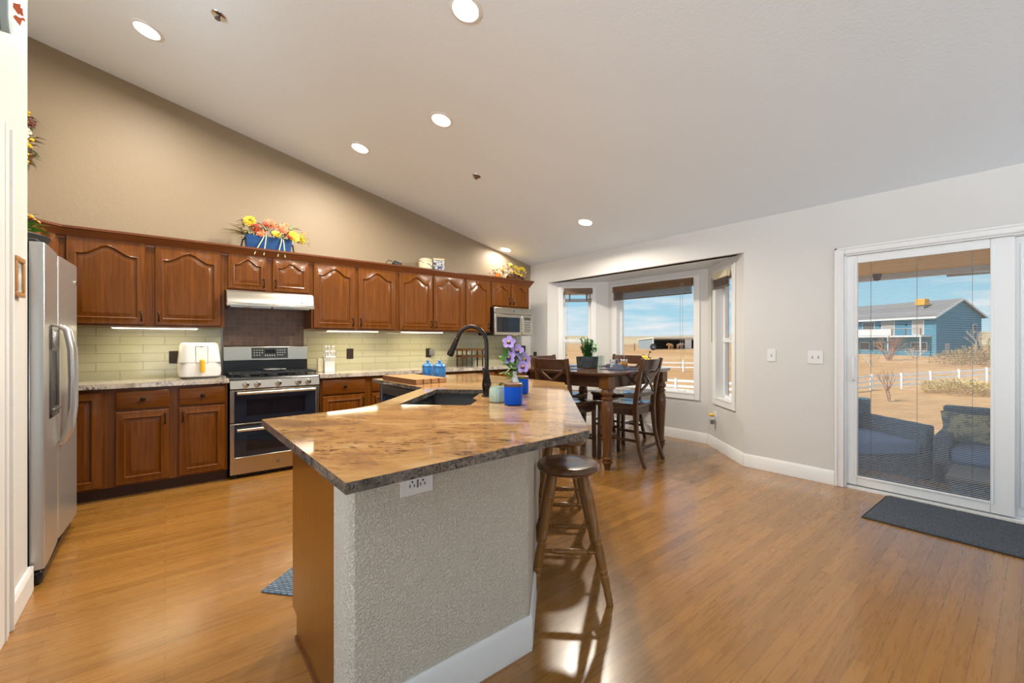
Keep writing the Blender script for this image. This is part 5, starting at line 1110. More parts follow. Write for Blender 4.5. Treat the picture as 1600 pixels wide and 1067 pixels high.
def make_chair():
    root = thing('dining_chair', 'x', 'dining chair', (0, 0, 0), 0, 'cross back counter chairs around the table')
    # faces +y; origin under the seat centre
    b = MB(); b.loft([[(-0.20, -0.20, 0.565), (0.20, -0.20, 0.565), (0.225, 0.215, 0.565), (-0.225, 0.215, 0.565)], [(-0.212, -0.212, 0.585), (0.212, -0.212, 0.585), (0.238, 0.228, 0.585), (-0.238, 0.228, 0.585)], [(-0.212, -0.212, 0.605), (0.212, -0.212, 0.605), (0.238, 0.228, 0.605), (-0.238, 0.228, 0.605)], [(-0.19, -0.19, 0.613), (0.19, -0.19, 0.613), (0.215, 0.205, 0.613), (-0.215, 0.205, 0.613)], [(-0.12, -0.12, 0.602), (0.12, -0.12, 0.602), (0.14, 0.14, 0.602), (-0.14, 0.14, 0.602)]]); b.build('seat', M['table_top'], root)
    b = MB(); b.box(-0.195, 0.195, -0.20, -0.182, 0.50, 0.567); b.box(-0.21, 0.21, 0.185, 0.205, 0.50, 0.567)
    for s in (-1, 1): b.bar((s*0.195, -0.19, 0.533), (s*0.212, 0.195, 0.533), 0.018, 0.067)
    b.build('seat_rail', M['table_wood'], root)
    for s in (-1, 1):
        pts = [(s*0.225, -0.315, 0.0), (s*0.218, -0.265, 0.14), (s*0.210, -0.222, 0.33), (s*0.205, -0.205, 0.55), (s*0.205, -0.212, 0.66), (s*0.210, -0.245, 0.85), (s*0.215, -0.295, 1.075)]
        fine = []
        for k in range(len(pts) - 1):
            for q in range(3): fine.append(Vector(pts[k]).lerp(Vector(pts[k+1]), q/3))
        fine.append(Vector(pts[-1]))
        n = len(fine); b = MB(); b.sweep(fine, [0.034]*n, [0.034 + 0.014*math.exp(-((p.z - 0.57)/0.2)**2) for p in fine], up=(0, 1, 0)); b.build('rear_leg', M['chair_leg'], root, bevel=0.004)
        b = MB(); b.bar((s*0.212, 0.200, 0), (s*0.205, 0.195, 0.567), 0.036, 0.036, up=(0, 1, 0)); b.build('front_leg', M['table_wood'], root, bevel=0.004)
        b = MB(); b.bar((s*0.214, -0.235, 0.25), (s*0.209, 0.195, 0.25), 0.018, 0.026); b.build('stretcher', M['table_wood'], root)
    for y, z in ((0.198, 0.20), (-0.255, 0.17)):
        b = MB(); b.bar((-0.212, y, z), (0.212, y, z), 0.018, 0.028); b.build('stretcher', M['table_wood'], root)
    b = MB(); b.loft([[(x, -0.300 - 0.022*(1 - (x/0.2)**2) + o, z) for x in [-0.2 + 0.4*k/12 for k in range(13)]] + [(x, -0.278 - 0.022*(1 - (x/0.2)**2) + o, z) for x in [0.2 - 0.4*k/12 for k in range(13)]] for z, o in ((0.955, 0.028), (1.0, 0.017), (1.065, 0.0))]); b.build('top_rail', M['table_wood'], root, bevel=0.003)
    b = MB(); b.bar((-0.195, -0.222, 0.705), (0.195, -0.222, 0.705), 0.02, 0.034); b.build('lower_rail', M['table_wood'], root)
    b = MB()
    for s in (-1, 1):
        pts = [Vector((s*(-0.185 + 0.37*t), -0.222 - 0.056*t - 0.012*math.sin(PI*t), 0.715 + 0.245*t)) for t in [k/8 for k in range(9)]]
        b.sweep(pts, 0.026, 0.016, up=(0, 1, 0.2))
    b.build('cross_brace', M['table_wood'], root)
    return root
ch = make_chair(); ch['label'] = 'dark cross back chair with its back to the camera, right of the near table leg'; ch.location = (3.83, 2.79, 0); ch.rotation_euler.z = R(9)
copy_tree(ch, (3.38, 3.22, 0), R(-84), 'dark cross back chair between the island corner and the table')
copy_tree(ch, (3.80, 3.74, 0), R(184), 'dark cross back chair at the kitchen end of the table, mostly hidden')
copy_tree(ch, (4.50, 3.42, 0), R(96), 'dark cross back chair under the centre bay window')
# things on the table
root = thing('potted_plant', 'leafy green plant in a dark dotted pot on the dining table', 'plant', (3.72, 3.235, TTOP))
MB().lathe([(0.085, 0), (0.115, 0.008), (0.125, 0.13), (0.118, 0.13), (0.112, 0.105), (0.002, 0.10)], n=32).build('pot', M['pot'], root)
MB().lathe([(0.002, 0.0), (0.11, 0.0), (0.12, 0.012), (0.002, 0.010)], n=24).build('saucer', M['lid_wood'], root)
b = MB(); rnd = random.Random(21)
for k in range(26):
    a = rnd.uniform(0, 2*PI); t = rnd.uniform(0.0, 0.12); L = rnd.uniform(0.13, 0.26); d = Vector((math.cos(a)*t*4.5, math.sin(a)*t*3, 1)).normalized(); p = Vector((rnd.uniform(-0.04, 0.04), rnd.uniform(-0.04, 0.04), 0.10)); b.tube([p, p + d*L], 0.002, 5, mat=0)
    for q in range(26):
        s = 0.15 + 0.85*q/26; a2 = rnd.uniform(0, 2*PI); b.leaf(p + d*L*s, Vector((math.cos(a2), math.sin(a2), 0.7)), 0.045, 0.018, mat=0)
for k in range(8): b.leaf(Vector((0.075, -0.06, 0.21 + rnd.uniform(-0.02, 0.03))), Vector((rnd.uniform(-1, 1), rnd.uniform(-1, 1), rnd.uniform(-0.3, 1))), 0.06, 0.045, mat=1)
b.tube([(0.03, -0.03, 0.10), (0.06, -0.05, 0.16), (0.075, -0.06, 0.21)], 0.003, 5, mat=1)
b.build('foliage', [M['leaf_green'], M['leaf_bright']], root, normals=False)
def cloth(name, label, x, y, w, d, h, seed, rz, cat, group):
    rn = random.Random(seed); ph = [rn.uniform(0, 6) for _ in range(4)]
    def fn(u, v):
        k = min(u, 1-u, v, 1-v)*4; k = min(1, k)
        return (w*(u - 0.5)*(1 + 0.1*math.sin(5*v + ph[0])), d*(v - 0.5)*(1 + 0.1*math.sin(5*u + ph[1])), 0.002 + k*h*(0.55 + 0.45*math.sin(9*u + ph[2])*math.sin(7*v + ph[3])))
    o = MB().grid(fn, 22, 22).build(name, M['navy'], None, (x, y, TTOP), rz, sharp=80); return tag(o, label, cat, group)
for lab, x, y, rz in (('navy placemat under the rumpled napkin at the near edge of the table', 3.86, 2.88, R(5)), ('navy placemat left of the dotted plant pot', 3.41, 3.32, R(95)), ('navy placemat at the kitchen end of the table', 3.80, 3.63, R(5)), ('navy placemat at the window side of the table', 4.22, 3.22, R(95))):
    o = MB().box(-0.20, 0.20, -0.14, 0.14, 0, 0.004).build('placemat', M['navy'], None, (x, y, TTOP), rz, bevel=0.001); tag(o, lab, 'placemat', 'placemats')
def napkin(lab, x, y, w, d, h, s, rz): 
    o = cloth('napkin', lab, x, y, w, d, h, s, rz, 'napkin', 'napkins'); o.location.z = TTOP + 0.0045
napkin('rumpled navy napkin on the near placemat beside the front chair', 3.84, 2.88, 0.30, 0.20, 0.05, 5, R(20)); napkin('rumpled navy napkin left of the dotted plant pot', 3.41, 3.31, 0.2, 0.16, 0.04, 6, R(70)); napkin('rumpled navy napkin by the patterned mug', 4.20, 3.25, 0.2, 0.18, 0.045, 8, R(40))
root = thing('mug', 'white mug with blue pattern on the dining table', 'mug', (4.03, 3.10, TTOP))
b = MB().lathe([(0.035, 0), (0.045, 0.005), (0.048, 0.095), (0.044, 0.095), (0.041, 0.012), (0.001, 0.01)], n=24); b.build('cup', M['delft'], root); MB().tube([(0.046, 0, 0.08), (0.075, 0, 0.075), (0.08, 0, 0.045), (0.046, 0, 0.022)], 0.006, 8).build('handle', M['white_plastic'], root)
def glass(lab, x, y, r, h):
    root = thing('drinking_glass', lab, 'glass', (x, y, TTOP), 0, 'clear glasses on the table')
    MB().lathe([(r*0.8, 0), (r*0.85, 0.004), (r, h), (r - 0.003, h), (r*0.8, 0.012), (0.001, 0.01)], n=20).build('tumbler', M['clear'], root)
glass('clear glass just right of the plant pot', 3.93, 3.235, 0.036, 0.14); glass('clear glass left of the patterned mug', 4.02, 3.28, 0.038, 0.13)
root = thing('condiment_caddy', 'small caddy holding amber shakers beside the mug', 'caddy', (4.11, 3.02, TTOP))
MB().box(-0.07, 0.07, -0.035, 0.035, 0, 0.012).build('tray', M['lid_wood'], root, bevel=0.003)
for k in range(3):
    x = -0.045 + 0.045*k; j = MB().lathe([(0.016, 0.012), (0.018, 0.016), (0.018, 0.06), (0.012, 0.07), (0.012, 0.075)], (x, 0, 0), 14).build('shaker', mat('amber_spice_%s' % 'abc'[k], (0.42, 0.19, 0.03), 0.25, coat=0.5), root)
    MB().lathe([(0.0135, 0.075), (0.014, 0.09), (0.009, 0.098), (0.001, 0.099)], (x, 0, 0), 14).build('cap', M['chrome'], j)
MB().tube([(0, 0, 0.01), (0, 0, 0.105), (0.012, 0, 0.125), (0, 0, 0.14), (-0.012, 0, 0.125), (0, 0, 0.105)], 0.003, 6).build('loop_handle', M['chrome'], root)
root = thing('table_ornament', 'dark leafy ornament with yellow blooms behind the front chair back', 'ornament', (4.33, 2.86, TTOP))
MB().lathe([(0.05, 0), (0.055, 0.01), (0.03, 0.04), (0.045, 0.08), (0.04, 0.08)], n=18).build('dish', M['black_matte'], root)
b = MB()
for k in range(16):
    a = rnd.uniform(0, 2*PI); b.leaf((0, 0, 0.075), Vector((math.cos(a), math.sin(a), rnd.uniform(0.1, 1.0))), rnd.uniform(0.07, 0.12), 0.022)
b.tube([(0, 0, 0.07), (0.01, -0.01, 0.13), (0.02, -0.02, 0.18)], 0.004, 6); b.sphere((0.022, -0.022, 0.182), 0.012, 10, 6)
b.build('leaves', M['black_matte'], root, normals=False)
for p in ((-0.05, -0.03, 0.10), (0.05, -0.01, 0.095), (-0.02, 0.03, 0.12)): blossom(p, (p[0]*8, -0.6, 0.8), 0.032, 7, M['f_lemon'], root, M['f_orange'], 1)

# ================================================================== OUTSIDE
FWD, RGT = Vector((0.6298, 0.7769, 0)), Vector((0.7769, -0.6298, 0))
def W(r, fw, z=0): p = RGT*r + FWD*fw; return (p.x, p.y, z)           # a spot given by metres right / ahead of the tripod
def smooth(t): t = max(0, min(1, t)); return t*t*(3 - 2*t)
def gz(x, y):
    d = math.hypot(x, y); a = math.atan2(y, x)
    side = smooth((a - R(-12))/R(28))                        # 0 toward the neighbour's house, 1 toward the open field
    z = -2.35 + 2.2*smooth((d - 30)/100)*side + 1.75*smooth((d - 26)/45)*(1 - side)
    z += (1 - side)*3.4*smooth((R(-10) - a)/R(9))*smooth((d - 45)/40)
    far = max(0, d - 140); z += side*far*0.0125 + (1 - side)*far*0.006
    return z - 0.35*(1 - smooth((d - 6)/10))
b = MB(); ring = [4.5, 6, 8, 11, 15, 20, 26, 32, 40, 50, 62, 76, 92, 110, 130, 150, 180]
na = 150; a0, a1 = R(-75), R(105)
b._add([(r*math.cos(a0 + (a1-a0)*k/na), r*math.sin(a0 + (a1-a0)*k/na), gz(r*math.cos(a0 + (a1-a0)*k/na), r*math.sin(a0 + (a1-a0)*k/na))) for r in ring for k in range(na + 1)],
       [(j*(na+1)+k, (j+1)*(na+1)+k, (j+1)*(na+1)+k+1, j*(na+1)+k+1) for j in range(len(ring)-1) for k in range(na)])
struct(b.build('ground_yard', M['ground'], sharp=80), 'dry tan yard and pasture')
ring = [178, 240, 330, 450, 620, 850, 1150, 1600, 2300]
def gz2(r, a): return gz(min(r, 175)*math.cos(a), min(r, 175)*math.sin(a)) + max(0, r - 175)*0.0158 + (2 + 3*math.sin(a*7) + 2*math.sin(a*17 + 1))*smooth((r - 700)/1200)
b = MB(); b._add([(r*math.cos(a0 + (a1-a0)*k/na), r*math.sin(a0 + (a1-a0)*k/na), gz2(r, a0 + (a1-a0)*k/na) - 0.05) for r in ring for k in range(na + 1)],
       [(j*(na+1)+k, (j+1)*(na+1)+k, (j+1)*(na+1)+k+1, j*(na+1)+k+1) for j in range(len(ring)-1) for k in range(na)])
struct(b.build('ground_far_plain', M['plain'], sharp=80), 'distant dry plain up to the horizon')

# patio outside the sliding door
b = MB().box(4.68, 9.0, -4.5, 1.72, -0.32, -0.2); struct(b.build('floor_patio', M['concrete']), 'grey patio floor outside the sliding door')
b = MB().box(4.66, 8.0, -4.5, 1.80, 2.20, 2.32); struct(b.build('ceiling_patio', M['soffit']), 'pine board ceiling of the covered patio')
b = MB().box(7.92, 8.06, -4.5, 1.80, 2.13, 2.36); tag(b.build('porch_beam', M['house_trim'], bevel=0.01), 'dark edged beam along the outer edge of the patio roof', 'beam')
root = thing('patio_light', 'small dark fixture under the patio beam', 'lamp', (7.8, 1.45, 2.2)); MB().lathe([(0.05, 0), (0.05, -0.03), (0.035, -0.09), (0.001, -0.10)], n=14).build('housing', M['black_matte'], root)
root = thing('ceiling_fan', 'dark ceiling fan on the covered patio, one blade in view', 'fan', (6.3, -0.05, 2.2))
MB().lathe([(0.06, 0), (0.05, -0.04), (0.015, -0.05), (0.015, -0.22)], n=14).build('mount', M['black_matte'], root); MB().lathe([(0.02, -0.21), (0.10, -0.23), (0.11, -0.30), (0.06, -0.34), (0.001, -0.345)], n=20).build('motor', M['black_matte'], root)
for k in range(4):
    a = R(95) + k*PI/2; d = Vector((math.cos(a), math.sin(a), 0)); b = MB(); b.sweep([d*0.09 + Vector((0, 0, -0.285)), d*0.3 + Vector((0, 0, -0.28)), d*0.66 + Vector((0, 0, -0.28))], [0.05, 0.12, 0.13], 0.008); b.build('blade', M['grey_plastic'], root, bevel=0.003)
# outdoor sofa facing the house
def sofa(label, loc, rz, w, arms, back_h, seat_d, cush=True):
    root = thing('outdoor_sofa', label, 'sofa', loc, rz, 'dark wicker patio sofas')      # faces local -y, origin at the back centre on the floor
    MB().box(-w/2, w/2, -seat_d, 0, 0.06, 0.30).build('base', M['wicker'], root, bevel=0.01)
    MB().box(-w/2, w/2, -0.10, 0.02, 0.06, back_h).build('backrest', M['wicker'], root, bevel=0.02)
    for s in arms: MB().box(s*w/2 - (0.11 if s > 0 else 0), s*w/2 + (0 if s > 0 else 0.11), -seat_d, -0.05, 0.06, 0.60 if len(arms) == 1 else 0.54).build('arm', M['wicker'], root, bevel=0.02)
    for x in (-w/2 + 0.05, w/2 - 0.05):
        for y in (-seat_d + 0.05, -0.05): MB().box(x - 0.025, x + 0.025, y - 0.025, y + 0.025, 0, 0.07).build('foot', M['black_matte'], root)
    MB().box(-w/2 + (0.12 if -1 in arms else 0.01), w/2 - (0.12 if 1 in arms else 0.01), -seat_d + 0.01, -0.12, 0.30, 0.435).build('seat_cushion', M['cushion_blue'], root, bevel=0.03, seg=3)
    return root
s2 = sofa('dark wicker patio sofa with a patterned pillow, right in the door glass', (6.55, -0.22, -0.2), R(-90), 1.75, (-1, 1), 0.765, 0.78)
s1 = sofa('dark wicker patio sofa with blue seat, left in the door glass', (6.05, 1.72, -0.2), R(-38), 1.25, (1,), 0.78, 0.85)
root = thing('throw_pillow', 'patterned throw pillow leaning on the right patio sofa', 'pillow', (6.14, 0.42, 0.235), R(-90))
b = MB()
def pil(sgn):
    def fn(u, v):
        x, z = 2*u - 1, 2*v - 1; t = (1 - x*x)*(1 - z*z); q = 1 - 0.10*(1 - abs(x*z)); return (0.23*x*q, sgn*0.075*math.sqrt(max(t, 0)), 0.16 + 0.15*z*q)
    return fn
b.M = Matrix.Rotation(R(-16), 4, 'X'); b.grid(pil(-1), 16, 16); b.grid(pil(1), 16, 16); b.build('cushion', M['pillow'], root, sharp=80)
root = thing('patio_table', 'low wicker table in front of the right patio sofa', 'table', (5.3, -0.18, -0.2)); MB().box(-0.28, 0.28, -0.68, 0.68, 0.30, 0.335).build('tabletop', M['grey_plastic'], root, bevel=0.01); MB().box(-0.25, 0.25, -0.65, 0.65, 0.0, 0.30).build('wicker_base', M['wicker'], root, bevel=0.01)

# three rail white fences
def fence(label, pts, rails=(0.30, 0.66, 1.02), h=1.18, step=2.4):
    root = thing('rail_fence', label, 'fence', (pts[0][0], pts[0][1], gz(*pts[0])), 0, 'white rail fences'); o = Vector(root.location)
    P_ = []
    for k in range(len(pts) - 1):
        a, c = Vector(pts[k]), Vector(pts[k+1]); n = max(1, round((c - a).length/step))
        for i in range(n + (1 if k == len(pts) - 2 else 0)): q = a.lerp(c, i/n); P_.append(Vector((q.x, q.y, gz(q.x, q.y))) - o)
    for p in P_: MB().box(p.x - 0.065, p.x + 0.065, p.y - 0.065, p.y + 0.065, p.z - 0.2, p.z + h).build('post', M['fence'], root)
    for z in rails:
        b = MB()
        for p, q in zip(P_, P_[1:]): b.bar(p + Vector((0, 0, z)), q + Vector((0, 0, z)), 0.04, 0.14)
        b.build('rail', M['fence'], root)
fence('white three rail fence across the yard below the neighbour house', [W(18.0, 27)[:2], W(26, 31)[:2], W(36, 32.5)[:2], W(45, 34)[:2]])
fence('white three rail fence outside the centre bay window', [W(4.5, 31)[:2], W(9.2, 30)[:2], W(14.5, 26)[:2]])
fence('white three rail fence outside the far bay window', [W(3.0, 36)[:2], W(4.9, 24)[:2]])
fence('thin two rail pasture fence beyond the near white fence', [W(8, 52)[:2], W(22, 47)[:2]], (0.5, 1.0), 1.3, 3.0)
# loafing shed with two horses
sx, sf = 33.0, 100.0
o = Vector(W(sx, sf)); sg = gz(o.x, o.y); ang = math.atan2(RGT.y, RGT.x) + R(14)
root = thing('shed', 'long white open fronted horse shed in the pasture', 'shed', (o.x, o.y, sg), ang)
L_, Dp = 20, 6.5
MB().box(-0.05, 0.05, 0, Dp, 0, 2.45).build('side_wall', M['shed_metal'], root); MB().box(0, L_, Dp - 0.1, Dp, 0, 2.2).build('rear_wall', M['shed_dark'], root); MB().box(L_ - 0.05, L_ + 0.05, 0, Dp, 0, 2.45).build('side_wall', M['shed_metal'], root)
b = MB(); b.prism_x([(-0.5, 2.62), (Dp + 0.2, 2.2), (Dp + 0.2, 2.35), (-0.5, 2.85)], -0.25, L_ + 0.2); b.build('roof', M['shed_white'], root)
for x in (0.0, 8.6, 13.5, L_): MB().box(x - 0.16 if x else -0.1, x + (0.16 if x else 0.1), -0.1, 0.1, 0, 2.65).build('post', M['shed_white'], root)
MB().box(8.6, 10.2, -0.05, 0.05, 0, 2.65).build('front_panel', M['shed_white'], root); MB().box(0, L_, -0.05, 0.05, 2.45, 2.66).build('fascia', M['shed_white'], root)
def horse(label, x, y, rz, m_):
    c, s = math.cos(ang), math.sin(ang); px, py = o.x + c*x - s*y, o.y + s*x + c*y
    root = thing('horse', label, 'horse', (px, py, gz(px, py)), ang + rz, 'horses at the shed')      # faces +x
    me = bpy.data.meshes.new('body'); bm = bmesh.new(); sk = bm.verts.layers.skin.verify(); V = {}
    def v(k, p, r): q = bm.verts.new(p); q[sk].radius = (r, r) if not isinstance(r, tuple) else r; V[k] = q; return q
    v('pelvis', (-0.55, 0, 1.18), (0.27, 0.30)); v('belly', (0, 0, 1.10), (0.29, 0.33)); v('chest', (0.5, 0, 1.12), (0.25, 0.33)); v('neck', (0.85, 0, 1.28), (0.14, 0.2)); v('poll', (1.22, 0, 1.22), (0.10, 0.13)); v('muzzle', (1.48, 0, 0.92), 0.075)
    v('tail', (-0.88, 0, 1.15), 0.06); v('tail2', (-0.98, 0, 0.65), 0.05)
    E_ = [('pelvis', 'belly'), ('belly', 'chest'), ('chest', 'neck'), ('neck', 'poll'), ('poll', 'muzzle'), ('pelvis', 'tail'), ('tail', 'tail2')]
    for s_, nm in ((-1, 'l'), (1, 'r')):
        v('hip'+nm, (-0.58, s_*0.17, 0.92), 0.17); v('stifle'+nm, (-0.45, s_*0.17, 0.72), 0.11); v('hock'+nm, (-0.68, s_*0.16, 0.50), 0.07); v('hf'+nm, (-0.62, s_*0.16, 0.04), 0.06); E_ += [('pelvis', 'hip'+nm), ('hip'+nm, 'stifle'+nm), ('stifle'+nm, 'hock'+nm), ('hock'+nm, 'hf'+nm)]
        v('sh'+nm, (0.5, s_*0.16, 0.85), 0.13); v('kn'+nm, (0.52, s_*0.15, 0.48), 0.065); v('ff'+nm, (0.52, s_*0.15, 0.04), 0.06); E_ += [('chest', 'sh'+nm), ('sh'+nm, 'kn'+nm), ('kn'+nm, 'ff'+nm)]
        v('ear'+nm, (1.20, s_*0.07, 1.40), 0.025); E_ += [('poll', 'ear'+nm)]
    for a, c in E_: bm.edges.new((V[a], V[c]))
    V['pelvis'][sk].use_root = True
    bm.to_mesh(me); bm.free(); ob = bpy.data.objects.new('body', me); C.objects.link(ob); ob.parent = root; me.materials.append(m_)
    md = ob.modifiers.new('skin', 'SKIN'); md.use_smooth_shade = True; sd = ob.modifiers.new('subdivision', 'SUBSURF'); sd.levels = 1; sd.render_levels = 1
    b = MB(); b.sweep([(0.55, 0, 1.48), (0.85, 0, 1.47), (1.18, 0, 1.38)], 0.05, [0.10, 0.12, 0.08]); b.build('mane', M['bark'], root)
horse('tan horse in front of the open shed, left of the brown one', 3.0, -2.3, R(200), M['horse_tan']); horse('brown horse in front of the open shed, right of the tan one', 5.2, -2.6, R(12), M['horse_brown'])
root = thing('wheel', 'dark tractor tyre leaning by the shed side wall', 'tyre', W(sx - 1.2, sf - 3.6, gz(*W(sx - 1.2, sf - 3.6)[:2]))); b = MB(); b.M = Matrix.Translation((0, 0, 0.75)) @ Matrix.Rotation(math.atan2(RGT.y, RGT.x), 4, 'Z') @ Matrix.Rotation(R(90), 4, 'X')
b.loft([[((0.56 + 0.19*math.cos(t))*math.cos(2*PI*i/28), (0.56 + 0.19*math.cos(t))*math.sin(2*PI*i/28), 0.18*math.sin(t)) for i in range(28)] for t in [2*PI*k/10 for k in range(11)]], caps=False); b.build('tyre', M['black_matte'], root); b2 = MB(); b2.M = b.M.copy(); b2.lathe([(0.42, -0.05), (0.42, 0.05)], n=20); b2.build('hub', M['steel_pipe'], root)
root = thing('farm_gate', 'thin dark pipe gate left of the shed', 'gate', W(23.0, 95, gz(*W(23.0, 95)[:2])), math.atan2(RGT.y, RGT.x))
for x in (0, 4.2): MB().box(x - 0.1, x + 0.1, -0.1, 0.1, 0, 1.6).build('post', M['bark'], root)
b = MB()
for z in (0.4, 0.8, 1.2): b.bar((0, 0, z), (4.2, 0, z), 0.06, 0.06)
b.build('rails', M['steel_pipe'], root)
root = thing('utility_post', 'leaning thin post in the pasture', 'post', W(16.5, 72, gz(*W(16.5, 72)[:2]))); MB().tube([(0, 0, -0.2), (-0.35, 0.2, 3.6)], 0.06, 6).build('pole', M['bark'], root)

# the neighbour's blue house
hc = Vector(W(62.4, 63)); fd = (RGT*-0.24 + FWD*0.97).normalized(); gd = (RGT*0.97 + FWD*0.24).normalized()
HG = -0.75; HE = 5.95                                   # eave height over the ground there
root = thing('neighbour_house', 'two storey blue house with grey roof on the rise outside the sliding door', 'house', (hc.x, hc.y, HG), math.atan2(gd.y, gd.x))
# local +x along the gable end, local +y along the long front (away), front faces -x
GW, LF = 9.4, 24.0; pk = HE + 2.35
b = MB(); b.prism_y([(0, -1.5), (GW, -1.5), (GW, HE), (GW*0.52, pk), (0, HE)], 0, LF); b.build('walls', M['siding'], root)
b = MB(); b.prism_y([(-0.75, HE - 0.42), (GW*0.52, pk + 0.02), (GW + 0.6, HE - 0.34), (GW + 0.6, HE - 0.16), (GW*0.52, pk + 0.22), (-0.75, HE - 0.22)], -0.45, LF + 0.4); b.build('roof', M['shingle'], root)
b = MB(); b.prism_y([(-0.80, HE - 0.50), (-0.72, HE - 0.50), (-0.72, HE - 0.22), (-0.80, HE - 0.22)], -0.45, LF + 0.4); b.build('gutter', M['house_trim'], root)
b = MB()
for s0, s1 in (((-0.75, HE - 0.52), (GW*0.52, pk - 0.05)), ((GW*0.52, pk - 0.05), (GW + 0.6, HE - 0.44))): b.bar((s0[0], -0.47, s0[1] + 0.16), (s1[0], -0.47, s1[1] + 0.16), 0.06, 0.26)
b.build('rake_board', M['house_trim'], root)
def hwin(x0, x1, y0, y1, z0, z1, name='window', glassm='house_glass'):
    f = MB().box(x0 - 0.05 if x0 == 0 else x0 - 0.09, x0 + 0.03 if x0 == 0 else x1 + 0.09, y0 - 0.09 if x0 == 0 else -0.05, y1 + 0.09 if x0 == 0 else 0.02, z0 - 0.09, z1 + 0.09).build(name, M['house_trim'], root)
    MB().box(-0.07 if x0 == 0 else x0, -0.04 if x0 == 0 else x1, y0 if x0 == 0 else -0.07, y1 if x0 == 0 else -0.04, z0, z1).build('pane', M[glassm], f)
for y0, y1, g in ((1.6, 3.0, 'house_door'), (5.6, 7.4, 'house_door'), (8.6, 10.4, 'house_glass')): hwin(0, 0, y0, y1, 3.2, 5.2, 'window', g)
for y0, y1 in ((1.2, 3.2), (7.0, 8.6), (9.4, 10.8)): hwin(0, 0, y0, y1, 0.75, 1.9)
hwin(7.6, 8.3, 0, 0, 3.6, 4.6); hwin(1.9, 2.5, 0, 0, 0.5, 1.7, 'window', 'house_door')
# balcony along the front
b = MB().box(-2.0, -0.02, 0.6, LF - 2, 2.75, 3.0); dk = b.build('balcony_deck', M['house_trim'], root)
for y in (0.8, 5.2, 11.0, 17.0): MB().box(-1.95, -1.81, y - 0.07, y + 0.07, -1.2, 2.8 if y > 5 else 4.1).build('balcony_post', M['house_trim'], root)
b = MB(); b.box(-1.98, -1.90, 0.7, LF - 2, 4.0, 4.08); b.box(-1.96, -1.92, 4.6, LF - 2, 3.05, 3.98); b.build('balcony_rail', M['house_trim'], root)
b = MB(); b.box(-1.98, -1.92, 0.7, 4.6, 3.96, 4.06)
for y in (0.75, 2.7, 4.6): b.box(-2.0, -1.90, y - 0.06, y + 0.06, 3.0, 4.06)
b.build('balcony_end_rail', M['deck_wood'], root)
cz = HE + 1.5; MB().box(GW*0.25 - 0.55, GW*0.25 + 0.55, 2.6, 3.9, cz + 0.25, cz + 1.25).build('roof_cooler', M['cooler'], root, bevel=0.06); MB().box(GW*0.25 - 0.4, GW*0.25 + 0.4, 2.8, 3.7, cz - 0.5, cz + 0.3).build('cooler_stand', M['steel_pipe'], root)
for y in (3.8, 7.6): MB().box(-0.16, -0.02, y, y + 0.14, 4.5, 4.8).build('wall_lamp', M['black_matte'], root)

# trees and brush
def bare_tree(label, p, h, seed, m_, spread=0.5, n=9):
    rn = random.Random(seed); root = thing('bare_tree', label, 'tree', (p[0], p[1], gz(p[0], p[1])))
    b = MB()
    def br(a, d, L, r, k):
        c = a + d*L; mid = a.lerp(c, 0.5) + Vector((rn.uniform(-1, 1), rn.uniform(-1, 1), 0))*L*0.06; b.tube([a, mid, c], [r, r*0.8, r*0.55], 5)
        if k > 0:
            for q in range(rn.choice((2, 3))): br(a.lerp(c, rn.uniform(0.6, 1)), (d + Vector((rn.uniform(-1, 1), rn.uniform(-1, 1), rn.uniform(-0.1, 0.6)))*0.6).normalized(), L*0.62, r*0.55, k - 1)
    for k in range(n): br(Vector((0, 0, -0.2)), Vector((rn.uniform(-1, 1)*spread, rn.uniform(-1, 1)*spread, 1)).normalized(), h*0.42, h*0.018, 3)
    b.build('branches', m_, root)
bare_tree('bare reddish tree in front of the blue house', W(51.0, 58), 4.6, 3, M['bark'], 0.55, 9)
bare_tree('small pale sapling at the blue house front', W(41.9, 50), 2.7, 8, M['bark_pale'], 0.6, 5); bare_tree('low pale leafless shrub right of the reddish tree', W(56.4, 60), 2.6, 9, M['bark_pale'], 0.9, 9)
bare_tree('thin sapling just before the white fence', W(22.5, 25.5), 2.6, 12, M['bark'], 0.25, 3); bare_tree('tall pale sapling beside the house gable', W(67.5, 62), 5.0, 14, M['bark_pale'], 0.3, 4)
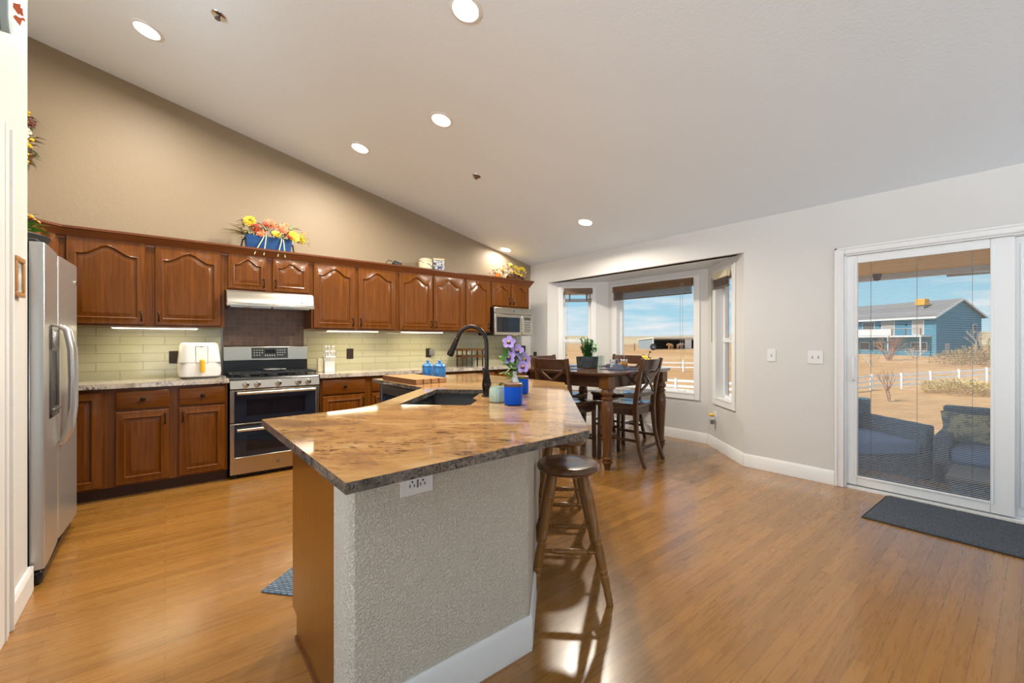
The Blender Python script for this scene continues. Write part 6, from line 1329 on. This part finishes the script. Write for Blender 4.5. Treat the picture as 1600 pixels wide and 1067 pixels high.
def bush(label, p, r, h, seed, m_, name='bush', n=700, L=0.35):
    rn = random.Random(seed); root = thing(name, label, 'bush', (p[0], p[1], gz(p[0], p[1]))); b = MB()
    for k in range(n):
        a = rn.uniform(0, 2*PI); q = math.sqrt(rn.random()); z = rn.random()**0.8*h*(1 - 0.5*q*q); pt = Vector((math.cos(a)*q*r, math.sin(a)*q*r, z)); b.leaf(pt, Vector((math.cos(a)*0.6 + rn.uniform(-.6, .6), math.sin(a)*0.6 + rn.uniform(-.6, .6), rn.uniform(0.2, 1.2))), L*rn.uniform(0.6, 1.3), L*0.25)
    b.build('foliage', m_, root, normals=False)
bush('wide dry brush behind the white fence at right', W(49.0, 46.0), 3.0, 1.7, 4, M['brush'], n=1300); bush('dry brush on the slope under the house gable', W(54.5, 50), 2.4, 2.0, 5, M['brush'], n=1100)
bush('green juniper at the right edge of the door glass', W(70.5, 61), 1.8, 4.2, 6, M['juniper'], 'juniper', 1500, 0.4); bush('low green juniper on the slope', W(64.5, 55.5), 1.3, 1.8, 7, M['juniper'], 'juniper', 700, 0.35)
bush('pale yellow grass clump along the white fence', W(29.5, 28.2), 1.9, 0.85, 8, M['grass_gold'], 'grass_clump', 900, 0.35)
rnd = random.Random(33)
for k, (rx, fx) in enumerate(((40, 420), (48, 600), (150, 700))):
    root = thing('distant_tree', ('tiny dark tree on the horizon, left of two', 'tiny dark tree on the horizon, right of two', 'tiny dark tree far right on the horizon')[k], 'tree', (0, 0, 0)); p = Vector(W(rx, fx)); d = math.hypot(p.x, p.y); root.location = (p.x, p.y, gz2(d, math.atan2(p.y, p.x)) - 0.3)
    MB().sphere((0, 0, 3.0), (2.6, 2.6, 2.6), 10, 7).build('crown', M['leaf_dark'], root); MB().tube([(0, 0, 0), (0, 0, 2)], 0.4, 6).build('trunk', M['bark'], root)
# shrub by the far bay window outside
root = thing('garden_shrub', 'thin leafy shrub outside the far bay window', 'shrub', W(1.02, 8.3, gz(*W(1.02, 8.3)[:2])))
b = MB(); rnd = random.Random(5)
for k in range(5):
    x = rnd.uniform(-0.12, 0.12); zt = 3.45 if k else 4.0; b.tube([(x*0.3, 0, 0), (x*0.7, 0, zt*0.6), (x, 0, zt)], 0.008, 5, mat=1)
    for q in range(40):
        s = rnd.uniform(0.62, 1.0); a = rnd.uniform(0, 2*PI); b.leaf((x*s, 0, zt*s), (math.cos(a), math.sin(a), 0.7), 0.07, 0.03, mat=0)
b.build('foliage', [M['leaf_dark'], M['bark']], root, normals=False)
